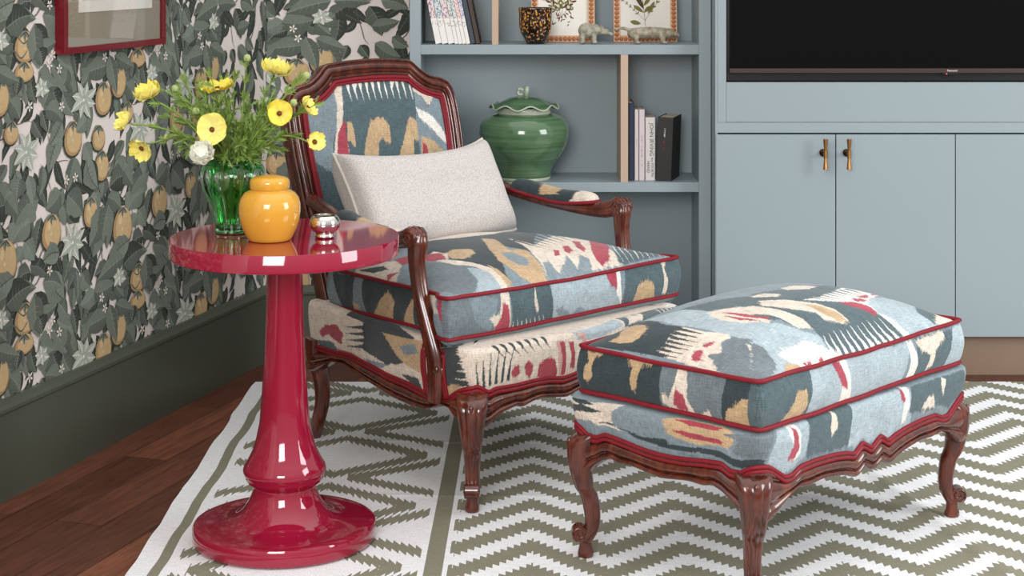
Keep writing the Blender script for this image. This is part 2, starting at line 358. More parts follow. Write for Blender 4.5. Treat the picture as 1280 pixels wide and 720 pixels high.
#@@MOTIFS@@
MOTIF = {
 'ottoman_cushion': {
  0: [
   ('L','v',[(-0.249,0.166),(-0.25,0.131),(-0.21,0.077),(-0.191,0.032),(-0.229,-0.038),(-0.208,-0.134),(-0.265,-0.178),(-0.278,-0.113),(-0.281,-0.068),(-0.283,0.044)]),
   ('K','v',[(-0.386,0.223),(-0.292,0.202),(-0.243,0.176),(-0.286,0.067),(-0.288,0.016),(-0.291,-0.044),(-0.311,-0.043),(-0.332,-0.046),(-0.354,-0.048),(-0.374,-0.056),(-0.374,0.005),(-0.375,0.096),(-0.377,0.181)]),
   ('N','v',[(-0.356,0.155),(-0.333,0.144),(-0.304,0.163),(-0.273,0.163),(-0.29,0.111),(-0.314,0.091),(-0.338,0.089),(-0.354,0.097),(-0.359,0.122)]),
   ('C','v',[(-0.288,0.016),(-0.29,-0.039),(-0.277,-0.089),(-0.285,-0.102),(-0.309,-0.093),(-0.332,-0.118),(-0.352,-0.105),(-0.379,-0.141),(-0.378,-0.071),(-0.375,-0.028),(-0.371,0.016),(-0.351,0.016),(-0.317,0.018)]),
   ('K','V',[(-0.29,0.025),(-0.292,0.016),(-0.295,-0.012),(-0.298,-0.047),(-0.301,-0.013),(-0.303,0.022)]),
   ('K','V',[(-0.306,0.022),(-0.308,0.013),(-0.31,-0.014),(-0.313,-0.049),(-0.315,-0.015),(-0.318,0.02)]),
   ('K','V',[(-0.32,0.019),(-0.322,0.01),(-0.324,-0.016),(-0.326,-0.049),(-0.329,-0.016),(-0.331,0.018)]),
   ('K','V',[(-0.334,0.018),(-0.335,0.009),(-0.337,-0.017),(-0.339,-0.05),(-0.341,-0.017),(-0.343,0.017)]),
   ('K','V',[(-0.345,0.017),(-0.346,0.009),(-0.348,-0.017),(-0.35,-0.049),(-0.352,-0.017),(-0.354,0.017)]),
   ('K','V',[(-0.356,0.017),(-0.357,0.009),(-0.359,-0.016),(-0.36,-0.048),(-0.362,-0.016),(-0.364,0.018)]),
   ('K','V',[(-0.366,0.018),(-0.367,0.01),(-0.368,-0.014),(-0.369,-0.046),(-0.371,-0.013),(-0.373,0.02)]),
   ('R','v',[(-0.333,-0.067),(-0.322,-0.067),(-0.311,-0.077),(-0.317,-0.081),(-0.332,-0.078)]),
   ('R','v',[(-0.368,-0.066),(-0.348,-0.058),(-0.341,-0.073),(-0.365,-0.086),(-0.37,-0.076)]),
   ('G','v',[(-0.352,-0.09),(-0.337,-0.114),(-0.308,-0.096),(-0.285,-0.102),(-0.268,-0.137),(-0.265,-0.178),(-0.358,-0.244),(-0.38,-0.226),(-0.378,-0.137),(-0.359,-0.111)]),
   ('C','v',[(-0.289,-0.14),(-0.282,-0.171),(-0.301,-0.201),(-0.319,-0.193),(-0.34,-0.228),(-0.363,-0.228),(-0.343,-0.199),(-0.311,-0.172)]),
   ('T','v',[(-0.209,0.086),(-0.164,0.061),(-0.105,0.033),(-0.043,-0.021),(-0.107,-0.067),(-0.152,-0.046),(-0.19,0.0),(-0.204,0.01)]),
   ('C','v',[(-0.211,0.013),(-0.176,-0.006),(-0.112,-0.07),(-0.189,-0.124),(-0.225,-0.087),(-0.237,-0.039),(-0.227,-0.007)]),
   ('T','v',[(-0.053,0.016),(0.043,-0.003),(0.227,-0.01),(0.162,-0.078),(0.098,-0.136),(0.106,-0.189),(0.144,-0.238),(0.111,-0.241),(-0.102,-0.24),(-0.123,-0.214),(-0.121,-0.177),(-0.159,-0.142),(-0.135,-0.042)]),
   ('L','v',[(-0.216,-0.096),(-0.175,-0.133),(-0.151,-0.177),(-0.124,-0.199),(-0.138,-0.232),(-0.186,-0.239),(-0.268,-0.237),(-0.361,-0.243),(-0.385,-0.239),(-0.347,-0.195),(-0.274,-0.142)]),
   ('C','v',[(-0.068,0.006),(-0.031,-0.002),(-0.014,-0.03),(-0.041,-0.04),(-0.081,-0.003)]),
   ('C','v',[(0.045,0.012),(0.102,0.016),(0.14,-0.019),(0.085,-0.031),(0.034,-0.009)]),
   ('C','v',[(-0.095,-0.031),(-0.05,-0.067),(-0.01,-0.116),(0.007,-0.154),(0.002,-0.185),(-0.023,-0.189),(-0.062,-0.17),(-0.053,-0.144),(-0.09,-0.111),(-0.123,-0.059)]),
   ('N','v',[(-0.043,-0.104),(-0.016,-0.127),(-0.0,-0.158),(-0.003,-0.184),(-0.027,-0.184),(-0.039,-0.155)]),
   ('C','v',[(-0.135,-0.042),(-0.118,-0.093),(-0.108,-0.148),(-0.119,-0.177),(-0.151,-0.169),(-0.153,-0.13),(-0.166,-0.065)]),
   ('T','v',[(-0.177,-0.072),(-0.155,-0.103),(-0.15,-0.132),(-0.176,-0.113),(-0.19,-0.082)]),
   ('R','v',[(-0.203,-0.018),(-0.193,-0.031),(-0.18,-0.082),(-0.166,-0.108),(-0.174,-0.114),(-0.198,-0.075)]),
   ('R','v',[(-0.215,-0.027),(-0.208,-0.062),(-0.194,-0.108),(-0.219,-0.071)]),
   ('W','v',[(-0.271,-0.199),(-0.172,-0.199),(-0.138,-0.22),(-0.101,-0.239),(-0.181,-0.237),(-0.24,-0.237),(-0.258,-0.226)]),
   ('R','v',[(-0.231,-0.231),(-0.207,-0.231),(-0.203,-0.236),(-0.227,-0.236)]),
   ('R','v',[(-0.179,-0.232),(-0.165,-0.232),(-0.166,-0.237),(-0.18,-0.236)]),
   ('N','v',[(-0.278,-0.22),(-0.253,-0.23),(-0.24,-0.237),(-0.294,-0.235)]),
   ('W','V',[(-0.132,-0.236),(-0.131,-0.233),(-0.126,-0.219),(-0.11,-0.196),(-0.121,-0.219),(-0.12,-0.236)]),
   ('W','V',[(-0.109,-0.236),(-0.109,-0.233),(-0.105,-0.22),(-0.091,-0.196),(-0.1,-0.22),(-0.098,-0.237)]),
   ('W','V',[(-0.086,-0.237),(-0.087,-0.234),(-0.084,-0.22),(-0.071,-0.196),(-0.079,-0.221),(-0.075,-0.237)]),
   ('W','V',[(-0.063,-0.237),(-0.064,-0.234),(-0.062,-0.221),(-0.05,-0.196),(-0.057,-0.221),(-0.051,-0.237)]),
   ('W','V',[(-0.039,-0.237),(-0.04,-0.235),(-0.041,-0.221),(-0.03,-0.196),(-0.036,-0.221),(-0.028,-0.238)]),
   ('W','V',[(-0.015,-0.238),(-0.017,-0.235),(-0.018,-0.221),(-0.009,-0.196),(-0.013,-0.221),(-0.003,-0.238)]),
   ('W','V',[(0.009,-0.238),(0.006,-0.236),(0.004,-0.222),(0.012,-0.196),(0.009,-0.222),(0.022,-0.238)]),
   ('W','V',[(0.033,-0.239),(0.03,-0.236),(0.026,-0.222),(0.034,-0.196),(0.031,-0.222),(0.045,-0.239)]),
   ('W','V',[(0.059,-0.239),(0.054,-0.236),(0.048,-0.223),(0.055,-0.195),(0.054,-0.223),(0.071,-0.239)]),
   ('W','V',[(0.085,-0.239),(0.079,-0.237),(0.071,-0.223),(0.076,-0.195),(0.077,-0.223),(0.095,-0.239)]),
   ('W','V',[(0.106,-0.239),(0.103,-0.237),(0.095,-0.223),(0.099,-0.194),(0.1,-0.223),(0.119,-0.239)]),
   ('G','v',[(-0.279,-0.146),(-0.274,-0.167),(-0.297,-0.217),(-0.359,-0.243),(-0.385,-0.238),(-0.356,-0.201)]),
   ('W','v',[(0.104,-0.082),(0.239,-0.029),(0.269,-0.06),(0.285,-0.082),(0.149,-0.153),(0.111,-0.187),(0.081,-0.155),(0.051,-0.128),(-0.019,-0.088),(0.038,-0.092)]),
   ('T','V',[(0.008,-0.073),(0.011,-0.08),(0.021,-0.102),(0.041,-0.125),(0.025,-0.102),(0.017,-0.074)]),
   ('T','V',[(0.026,-0.074),(0.03,-0.082),(0.04,-0.103),(0.058,-0.126),(0.044,-0.103),(0.036,-0.075)]),
   ('T','V',[(0.045,-0.076),(0.048,-0.084),(0.058,-0.103),(0.077,-0.127),(0.063,-0.104),(0.055,-0.077)]),
   ('T','V',[(0.066,-0.076),(0.069,-0.084),(0.078,-0.104),(0.097,-0.126),(0.083,-0.104),(0.078,-0.076)]),
   ('T','V',[(0.089,-0.075),(0.092,-0.083),(0.101,-0.103),(0.117,-0.126),(0.105,-0.102),(0.102,-0.074)]),
   ('T','V',[(0.115,-0.073),(0.117,-0.08),(0.122,-0.102),(0.138,-0.125),(0.128,-0.101),(0.129,-0.071)]),
   ('T','V',[(0.142,-0.069),(0.143,-0.077),(0.147,-0.099),(0.162,-0.123),(0.154,-0.098),(0.156,-0.067)]),
   ('T','V',[(0.176,-0.061),(0.176,-0.07),(0.178,-0.093),(0.193,-0.116),(0.187,-0.09),(0.205,-0.05)]),
   ('T','V',[(0.258,-0.043),(0.258,-0.044),(0.238,-0.069),(0.237,-0.101),(0.265,-0.053),(0.263,-0.049)]),
   ('L','v',[(0.174,-0.13),(0.31,-0.131),(0.28,-0.216),(0.297,-0.242),(0.161,-0.24),(0.133,-0.221),(0.116,-0.19),(0.123,-0.157)]),
   ('R','v',[(0.047,-0.131),(0.093,-0.139),(0.115,-0.163),(0.114,-0.186),(0.095,-0.187),(0.08,-0.164),(0.057,-0.146)]),
   ('R','v',[(0.104,-0.128),(0.133,-0.13),(0.143,-0.145),(0.105,-0.144)]),
   ('R','v',[(0.144,-0.117),(0.193,-0.114),(0.169,-0.13),(0.137,-0.128)]),
   ('R','v',[(0.215,-0.105),(0.281,-0.077),(0.253,-0.101),(0.199,-0.118)]),
   ('T','v',[(0.321,-0.148),(0.333,-0.163),(0.319,-0.209),(0.269,-0.234),(0.254,-0.197)]),
   ('W','v',[(0.112,-0.185),(0.132,-0.197),(0.147,-0.228),(0.162,-0.24),(0.137,-0.241),(0.123,-0.223)]),
   ('C','v',[(0.353,-0.185),(0.363,-0.197),(0.381,-0.234),(0.287,-0.24),(0.274,-0.231)]),
  ],
  1: [
   ('K','v',[(0.351,0.431),(0.585,0.433),(0.596,0.336),(0.363,0.335)]),
   ('N','v',[(0.39,0.427),(0.434,0.427),(0.409,0.411),(0.406,0.396),(0.408,0.381),(0.396,0.366),(0.384,0.367),(0.387,0.388),(0.398,0.409)]),
   ('N','v',[(0.491,0.43),(0.569,0.433),(0.558,0.422),(0.536,0.421),(0.532,0.406),(0.526,0.376),(0.511,0.365),(0.509,0.388),(0.513,0.413)]),
   ('G','v',[(0.585,0.431),(0.624,0.429),(0.744,0.43),(0.73,0.331),(0.656,0.332),(0.583,0.339)]),
   ('C','v',[(0.624,0.429),(0.643,0.43),(0.651,0.406),(0.65,0.378),(0.667,0.342),(0.654,0.342),(0.619,0.346),(0.588,0.353),(0.589,0.372),(0.606,0.37),(0.62,0.397)]),
   ('R','v',[(0.623,0.39),(0.644,0.376),(0.65,0.35),(0.635,0.347),(0.615,0.356)]),
   ('K','v',[(0.741,0.432),(0.83,0.43),(0.882,0.417),(0.907,0.344),(0.797,0.332),(0.727,0.331)]),
   ('N','v',[(0.731,0.334),(0.747,0.371),(0.769,0.384),(0.792,0.4),(0.814,0.393),(0.818,0.378),(0.826,0.336),(0.797,0.333)]),
   ('C','v',[(0.679,0.345),(0.702,0.362),(0.707,0.339)]),
   ('T','v',[(0.797,0.425),(0.978,0.434),(0.962,0.338),(0.841,0.332),(0.792,0.329)]),
   ('N','v',[(0.872,0.344),(0.903,0.371),(0.922,0.398),(0.951,0.395),(0.96,0.364),(0.941,0.342)]),
   ('L','v',[(0.976,0.434),(1.338,0.422),(1.307,0.337),(0.962,0.338)]),
   ('W','v',[(1.061,0.43),(1.1,0.428),(1.106,0.377),(1.122,0.331),(1.078,0.34),(1.076,0.382),(1.067,0.408)]),
   ('R','v',[(1.052,0.429),(1.077,0.425),(1.088,0.395),(1.097,0.368),(1.076,0.377),(1.064,0.404)]),
   ('T','v',[(1.364,0.423),(1.524,0.422),(1.504,0.38),(1.485,0.347),(1.413,0.346),(1.336,0.333),(1.344,0.359),(1.361,0.388)]),
   ('W','v',[(1.329,0.424),(1.347,0.421),(1.362,0.393),(1.367,0.371),(1.358,0.342),(1.324,0.335),(1.333,0.361),(1.336,0.387)]),
   ('C','v',[(1.362,0.421),(1.478,0.423),(1.481,0.41),(1.44,0.391),(1.43,0.36),(1.404,0.351),(1.417,0.384),(1.378,0.401)]),
   ('L','v',[(1.516,0.423),(1.569,0.429),(1.564,0.343),(1.482,0.344),(1.498,0.381)]),
  ],
 },
 'ottoman_base': {
  0: [
   ('C','u',[(0.356,0.067),(0.509,0.114),(0.484,0.039),(0.501,0.023),(0.443,0.025),(0.418,0.036),(0.36,0.007)]),
   ('K','u',[(0.362,0.042),(0.401,0.075),(0.456,0.061),(0.4,0.051),(0.362,0.021)]),
   ('K','u',[(0.37,0.083),(0.412,0.094),(0.433,0.081),(0.383,0.071)]),
   ('K','u',[(0.444,0.03),(0.516,0.04),(0.62,0.036),(0.624,0.019),(0.532,0.02),(0.52,0.027)]),
   ('B','u',[(0.479,0.066),(0.51,0.112),(0.566,0.09),(0.603,0.085),(0.62,0.036),(0.557,0.027),(0.482,0.03)]),
   ('N','u',[(0.61,0.087),(0.646,0.113),(0.749,0.12),(0.794,0.089),(0.768,0.046),(0.698,0.034),(0.622,0.047)]),
   ('R','u',[(0.641,0.099),(0.67,0.112),(0.75,0.109),(0.745,0.09),(0.676,0.086)]),
   ('R','u',[(0.631,0.06),(0.664,0.064),(0.758,0.058),(0.749,0.046),(0.675,0.048)]),
   ('K','u',[(0.563,0.023),(0.637,0.026),(0.755,0.03),(0.835,0.02),(0.839,0.0),(0.786,0.012),(0.695,0.018),(0.605,0.016)]),
   ('G','u',[(0.758,0.083),(0.867,0.13),(0.835,0.018),(0.779,0.04),(0.795,0.072)]),
   ('L','v',[(0.874,0.131),(0.971,0.124),(0.964,0.017),(0.837,0.001)]),
   ('W','v',[(0.902,0.127),(0.928,0.119),(0.941,0.066),(0.944,0.027),(0.912,0.024),(0.92,0.052),(0.902,0.084)]),
   ('R','v',[(0.912,0.113),(0.927,0.088),(0.939,0.04),(0.925,0.026),(0.899,0.025),(0.919,0.053)]),
   ('T','v',[(0.973,0.123),(1.123,0.123),(1.116,0.016),(1.088,0.009),(0.967,0.014)]),
   ('C','v',[(1.055,0.122),(1.064,0.1),(1.069,0.056),(1.051,0.036),(1.043,0.062)]),
   ('L','v',[(1.124,0.122),(1.337,0.108),(1.357,0.0),(1.115,0.014)]),
   ('W','v',[(1.313,0.123),(1.334,0.102),(1.342,0.044),(1.331,0.012),(1.316,0.016),(1.318,0.051)]),
   ('R','v',[(1.303,0.12),(1.314,0.097),(1.323,0.056),(1.306,0.068)]),
   ('T','v',[(1.347,0.103),(1.563,0.094),(1.577,0.008),(1.466,0.021),(1.424,0.015),(1.344,0.027)]),
   ('C','v',[(1.394,0.024),(1.415,0.045),(1.439,0.046),(1.45,0.019)]),
   ('C','v',[(1.471,0.097),(1.489,0.081),(1.479,0.044),(1.468,0.064)]),
  ],
 },
 'chair_cushion': {
  0: [
   ('K','v',[(-0.04,0.169),(0.091,0.109),(0.178,0.048),(0.198,0.01),(0.104,-0.078),(-0.022,-0.202),(-0.066,-0.114),(-0.193,-0.299),(-0.199,-0.196),(-0.209,-0.096),(-0.213,-0.018)]),
   ('C','v',[(-0.04,0.168),(0.023,0.14),(0.112,0.096),(0.151,0.086),(0.153,0.084),(0.158,0.079),(0.161,0.075),(0.052,0.016),(-0.052,0.042),(-0.108,0.089)]),
   ('N','v',[(-0.179,-0.065),(-0.148,-0.059),(-0.128,-0.101),(-0.145,-0.132),(-0.19,-0.146),(-0.203,-0.113)]),
   ('C','v',[(0.018,-0.071),(0.021,-0.165),(0.206,-0.06),(0.234,-0.1),(0.251,-0.124),(0.185,-0.303),(0.047,-0.307),(-0.079,-0.314),(-0.056,-0.275),(-0.014,-0.17)]),
   ('N','v',[(-0.025,-0.021),(-0.011,-0.054),(-0.068,-0.164),(-0.027,-0.183),(-0.052,-0.256),(-0.083,-0.314),(-0.123,-0.314),(-0.144,-0.291),(-0.139,-0.209),(-0.102,-0.136)]),
   ('B','v',[(-0.099,-0.173),(-0.072,-0.183),(-0.065,-0.231),(-0.089,-0.258),(-0.11,-0.247),(-0.112,-0.211)]),
   ('G','v',[(-0.24,-0.05),(-0.224,-0.154),(-0.191,-0.188),(-0.178,-0.244),(-0.202,-0.312),(-0.326,-0.308),(-0.348,-0.279),(-0.335,-0.186)]),
   ('L','v',[(-0.223,-0.191),(-0.201,-0.222),(-0.198,-0.281),(-0.218,-0.31),(-0.302,-0.303),(-0.256,-0.268)]),
   ('C','v',[(-0.224,-0.032),(-0.18,-0.021),(-0.181,-0.072),(-0.212,-0.111),(-0.191,-0.188),(-0.178,-0.251),(-0.204,-0.31),(-0.221,-0.309),(-0.205,-0.25),(-0.207,-0.198),(-0.228,-0.151)]),
   ('R','v',[(-0.204,-0.008),(-0.183,-0.05),(-0.21,-0.102),(-0.23,-0.08),(-0.235,-0.044)]),
   ('N','v',[(-0.176,-0.207),(-0.174,-0.239),(-0.181,-0.297),(-0.201,-0.31),(-0.193,-0.268)]),
   ('K','V',[(0.006,-0.096),(0.006,-0.111),(0.009,-0.155),(0.026,-0.199),(0.015,-0.153),(0.019,-0.091)]),
   ('K','V',[(0.029,-0.086),(0.028,-0.104),(0.029,-0.149),(0.043,-0.196),(0.035,-0.147),(0.046,-0.077)]),
   ('K','V',[(0.056,-0.073),(0.054,-0.092),(0.05,-0.143),(0.063,-0.192),(0.056,-0.14),(0.072,-0.065)]),
   ('K','V',[(0.084,-0.059),(0.08,-0.08),(0.074,-0.134),(0.082,-0.188),(0.081,-0.131),(0.105,-0.046)]),
   ('K','V',[(0.12,-0.037),(0.113,-0.061),(0.099,-0.124),(0.103,-0.183),(0.107,-0.12),(0.156,-0.008)]),
   ('K','V',[(0.194,0.016),(0.155,-0.033),(0.126,-0.112),(0.126,-0.175),(0.134,-0.107),(0.204,0.007)]),
   ('K','V',[(0.192,-0.036),(0.192,-0.037),(0.161,-0.092),(0.15,-0.167),(0.176,-0.08),(0.196,-0.041)]),
   ('K','V',[(0.215,-0.071),(0.216,-0.071),(0.216,-0.071),(0.178,-0.155),(0.221,-0.077),(0.22,-0.076)]),
   ('R','V',[(0.041,-0.209),(0.052,-0.215),(0.031,-0.24),(0.015,-0.239)]),
   ('R','v',[(0.089,-0.192),(0.102,-0.198),(0.086,-0.229),(0.065,-0.237),(0.061,-0.225)]),
   ('R','v',[(0.152,-0.162),(0.171,-0.164),(0.133,-0.225),(0.114,-0.24),(0.115,-0.214)]),
   ('R','v',[(0.248,-0.123),(0.26,-0.141),(0.242,-0.199),(0.156,-0.285),(0.115,-0.301),(0.12,-0.274),(0.146,-0.234)]),
   ('B','v',[(-0.041,-0.259),(-0.019,-0.252),(-0.032,-0.288),(-0.027,-0.3),(0.049,-0.245),(0.032,-0.3),(0.088,-0.25),(0.102,-0.27),(0.07,-0.312),(-0.081,-0.315)]),
   ('T','v',[(0.28,-0.165),(0.311,-0.199),(0.335,-0.241),(0.385,-0.281),(0.199,-0.304),(0.175,-0.295)]),
   ('W','V',[(0.283,-0.17),(0.283,-0.169),(0.22,-0.241),(0.191,-0.303),(0.223,-0.242),(0.283,-0.17)]),
   ('W','V',[(0.293,-0.179),(0.293,-0.179),(0.24,-0.24),(0.209,-0.303),(0.243,-0.241),(0.295,-0.18)]),
   ('W','V',[(0.305,-0.19),(0.304,-0.191),(0.261,-0.238),(0.228,-0.303),(0.264,-0.239),(0.305,-0.191)]),
   ('W','V',[(0.316,-0.204),(0.315,-0.204),(0.293,-0.226),(0.248,-0.303),(0.308,-0.217),(0.315,-0.204)]),
   ('W','V',[(0.309,-0.227),(0.31,-0.227),(0.31,-0.228),(0.268,-0.303),(0.313,-0.23),(0.313,-0.229)]),
   ('W','V',[(0.325,-0.234),(0.325,-0.235),(0.326,-0.235),(0.287,-0.303),(0.33,-0.236),(0.329,-0.235)]),
   ('W','V',[(0.342,-0.24),(0.342,-0.24),(0.343,-0.241),(0.307,-0.303),(0.345,-0.242),(0.344,-0.241)]),
   ('W','V',[(0.362,-0.243),(0.363,-0.244),(0.364,-0.244),(0.327,-0.303),(0.365,-0.246),(0.364,-0.245)]),
   ('W','V',[(0.376,-0.254),(0.377,-0.254),(0.377,-0.255),(0.347,-0.303),(0.379,-0.256),(0.378,-0.255)]),
   ('N','v',[(0.368,-0.248),(0.376,-0.256),(0.381,-0.26),(0.342,-0.279)]),
   ('C','u',[(-0.281,0.163),(-0.244,0.174),(-0.245,0.017),(-0.313,-0.041),(-0.287,0.122)]),
   ('R','v',[(-0.292,0.02),(-0.284,-0.012),(-0.307,-0.008)]),
   ('R','v',[(-0.239,0.056),(-0.208,0.017),(-0.23,-0.044),(-0.26,-0.001)]),
   ('K','v',[(-0.274,0.151),(-0.263,0.066),(-0.275,0.036),(-0.285,0.08)]),
  ],
  1: [
   ('G','v',[(0.853,0.476),(0.922,0.47),(1.019,0.463),(1.009,0.37),(0.921,0.372),(0.854,0.389)]),
   ('B','v',[(0.921,0.468),(0.96,0.466),(1.003,0.448),(0.984,0.379),(0.932,0.408)]),
   ('C','v',[(1.016,0.461),(1.039,0.461),(1.039,0.413),(1.045,0.367),(1.009,0.37),(0.976,0.409),(1.004,0.413)]),
   ('R','v',[(1.017,0.439),(1.033,0.429),(1.042,0.373),(1.011,0.372),(0.995,0.383),(1.011,0.407)]),
   ('T','v',[(1.039,0.461),(1.168,0.465),(1.176,0.366),(1.05,0.369)]),
   ('C','v',[(1.121,0.463),(1.122,0.433),(1.128,0.406),(1.119,0.402),(1.113,0.429)]),
   ('W','V',[(1.054,0.372),(1.054,0.373),(1.051,0.381),(1.049,0.395),(1.053,0.381),(1.057,0.373)]),
   ('W','V',[(1.069,0.373),(1.068,0.374),(1.065,0.382),(1.062,0.395),(1.067,0.382),(1.07,0.373)]),
   ('W','V',[(1.082,0.372),(1.08,0.374),(1.078,0.382),(1.076,0.394),(1.08,0.382),(1.085,0.372)]),
   ('W','V',[(1.096,0.373),(1.096,0.374),(1.092,0.382),(1.089,0.395),(1.094,0.382),(1.099,0.373)]),
   ('W','V',[(1.109,0.373),(1.108,0.374),(1.105,0.382),(1.102,0.395),(1.107,0.382),(1.111,0.373)]),
   ('W','V',[(1.123,0.372),(1.123,0.374),(1.119,0.382),(1.116,0.395),(1.121,0.382),(1.126,0.373)]),
   ('W','V',[(1.138,0.372),(1.137,0.374),(1.133,0.382),(1.13,0.395),(1.135,0.382),(1.141,0.373)]),
   ('W','V',[(1.152,0.373),(1.152,0.374),(1.147,0.382),(1.143,0.395),(1.149,0.382),(1.155,0.373)]),
   ('L','v',[(1.168,0.465),(1.391,0.471),(1.412,0.378),(1.177,0.366)]),
   ('B','v',[(1.18,0.399),(1.201,0.406),(1.238,0.379),(1.263,0.397),(1.301,0.375),(1.291,0.371),(1.213,0.371)]),
   ('R','v',[(1.358,0.47),(1.398,0.47),(1.391,0.421),(1.371,0.43),(1.358,0.449)]),
   ('W','v',[(1.396,0.475),(1.408,0.475),(1.403,0.416),(1.41,0.378),(1.386,0.416)]),
   ('T','v',[(1.426,0.473),(1.68,0.457),(1.647,0.378),(1.411,0.381)]),
   ('N','v',[(1.451,0.378),(1.464,0.419),(1.493,0.427),(1.523,0.417),(1.535,0.38)]),
   ('C','v',[(1.56,0.475),(1.597,0.476),(1.567,0.449),(1.579,0.414),(1.579,0.382),(1.562,0.385),(1.565,0.421)]),
   ('G','v',[(0.245,0.454),(0.286,0.457),(0.255,0.366),(0.253,0.407)]),
   ('K','v',[(0.283,0.457),(0.707,0.471),(0.752,0.384),(0.438,0.366),(0.338,0.371)]),
   ('B','v',[(0.398,0.46),(0.439,0.463),(0.456,0.377),(0.407,0.366)]),
   ('N','v',[(0.483,0.37),(0.541,0.424),(0.567,0.445),(0.604,0.426),(0.58,0.365),(0.497,0.366)]),
   ('N','v',[(0.621,0.365),(0.668,0.422),(0.692,0.446),(0.685,0.374)]),
   ('N','v',[(0.387,0.373),(0.401,0.4),(0.428,0.389),(0.397,0.372)]),
   ('C','v',[(0.74,0.471),(0.776,0.47),(0.854,0.431),(0.767,0.428)]),
   ('R','v',[(0.822,0.47),(0.844,0.471),(0.859,0.413),(0.851,0.418)]),
  ],
 },
 'chair_base': {
  0: [
   ('K','u',[(0.565,0.096),(0.648,0.146),(0.687,-0.005),(0.638,0.001),(0.578,0.01)]),  # dark dye, carried up to paint the shade under the seat cushion
   ('C','U',[(0.691,0.086),(0.688,0.085),(0.676,0.084),(0.655,0.08),(0.676,0.078),(0.691,0.072)]),
   ('C','U',[(0.691,0.059),(0.688,0.058),(0.676,0.058),(0.655,0.058),(0.676,0.054),(0.691,0.049)]),
   ('C','U',[(0.691,0.038),(0.688,0.038),(0.675,0.038),(0.654,0.04),(0.675,0.035),(0.691,0.03)]),
   ('C','U',[(0.691,0.02),(0.687,0.02),(0.674,0.021),(0.651,0.025),(0.673,0.018),(0.691,0.013)]),
   ('C','U',[(0.691,0.004),(0.686,0.005),(0.672,0.007),(0.648,0.012),(0.671,0.004),(0.691,-0.0)]),
   ('N','u',[(0.582,0.017),(0.645,0.018),(0.672,0.0),(0.617,0.0)]),
   ('K','V',[(0.698,-0.001),(0.699,0.005),(0.698,0.03),(0.697,0.074),(0.7,0.031),(0.705,0.001)]),
   ('K','V',[(0.711,0.004),(0.711,0.012),(0.71,0.037),(0.711,0.083),(0.713,0.038),(0.718,0.008)]),
   ('K','V',[(0.724,0.012),(0.724,0.019),(0.724,0.044),(0.727,0.092),(0.727,0.045),(0.732,0.012)]),
   ('K','V',[(0.74,0.01),(0.74,0.018),(0.741,0.045),(0.748,0.097),(0.745,0.045),(0.749,0.01)]),
   ('K','V',[(0.757,0.01),(0.758,0.018),(0.76,0.046),(0.771,0.103),(0.765,0.047),(0.766,0.011)]),
   ('K','V',[(0.774,0.012),(0.775,0.02),(0.78,0.048),(0.795,0.11),(0.784,0.049),(0.783,0.012)]),
   ('K','V',[(0.738,0.124),(0.736,0.112),(0.747,0.082),(0.769,0.056),(0.751,0.082),(0.747,0.124)]),
   ('K','V',[(0.761,0.124),(0.759,0.111),(0.769,0.083),(0.791,0.057),(0.773,0.083),(0.77,0.124)]),
   ('K','V',[(0.784,0.123),(0.783,0.111),(0.792,0.083),(0.812,0.058),(0.796,0.084),(0.793,0.123)]),
   ('K','V',[(0.807,0.123),(0.806,0.112),(0.815,0.084),(0.834,0.059),(0.819,0.084),(0.817,0.122)]),
   ('K','V',[(0.831,0.122),(0.83,0.111),(0.838,0.085),(0.856,0.06),(0.842,0.085),(0.841,0.122)]),
   ('K','V',[(0.855,0.122),(0.854,0.111),(0.861,0.086),(0.878,0.062),(0.865,0.086),(0.865,0.122)]),
   ('K','V',[(0.879,0.122),(0.878,0.111),(0.884,0.086),(0.9,0.063),(0.889,0.086),(0.889,0.122)]),
   ('R','v',[(0.786,0.026),(0.794,0.037),(0.807,0.038),(0.812,0.024),(0.807,0.015),(0.792,0.016)]),
   ('R','v',[(0.824,0.037),(0.837,0.044),(0.849,0.035),(0.85,0.019),(0.843,0.009),(0.831,0.014)]),
   ('R','v',[(0.865,0.003),(0.868,0.027),(0.881,0.037),(0.897,0.044),(0.916,0.036),(0.925,0.012),(0.924,0.002)]),
   ('P','v',[(0.916,0.084),(0.928,0.082),(0.937,0.045),(0.941,0.006),(0.931,0.005)]),
   ('R','v',[(0.926,0.082),(0.941,0.08),(0.949,0.043),(0.951,0.016),(0.945,0.006),(0.938,0.006),(0.939,0.033)]),
   ('R','v',[(0.953,0.077),(0.968,0.074),(0.977,0.04),(0.978,0.013),(0.963,0.015),(0.966,0.04)]),
   ('L','v',[(0.97,0.112),(1.136,0.129),(1.14,0.091),(1.049,0.065),(1.008,0.068),(0.983,0.078)]),
   ('P','v',[(0.978,0.108),(1.006,0.098),(1.01,0.065),(0.998,0.064)]),
   ('T','v',[(1.149,0.129),(1.301,0.133),(1.417,0.108),(1.389,0.077),(1.206,0.079),(1.145,0.08)]),
   ('C','v',[(1.176,0.128),(1.235,0.13),(1.211,0.095),(1.158,0.089)]),
   ('W','V',[(1.308,0.131),(1.307,0.13),(1.291,0.126),(1.286,0.098),(1.295,0.126),(1.31,0.131)]),
   ('W','V',[(1.325,0.131),(1.325,0.13),(1.306,0.126),(1.301,0.097),(1.31,0.126),(1.327,0.131)]),
   ('W','V',[(1.346,0.131),(1.345,0.13),(1.322,0.125),(1.316,0.095),(1.326,0.125),(1.41,0.13)]),
   ('W','V',[(1.411,0.128),(1.395,0.13),(1.338,0.124),(1.331,0.094),(1.342,0.124),(1.415,0.12)]),
   ('W','V',[(1.419,0.11),(1.404,0.12),(1.354,0.122),(1.346,0.092),(1.358,0.121),(1.417,0.105)]),
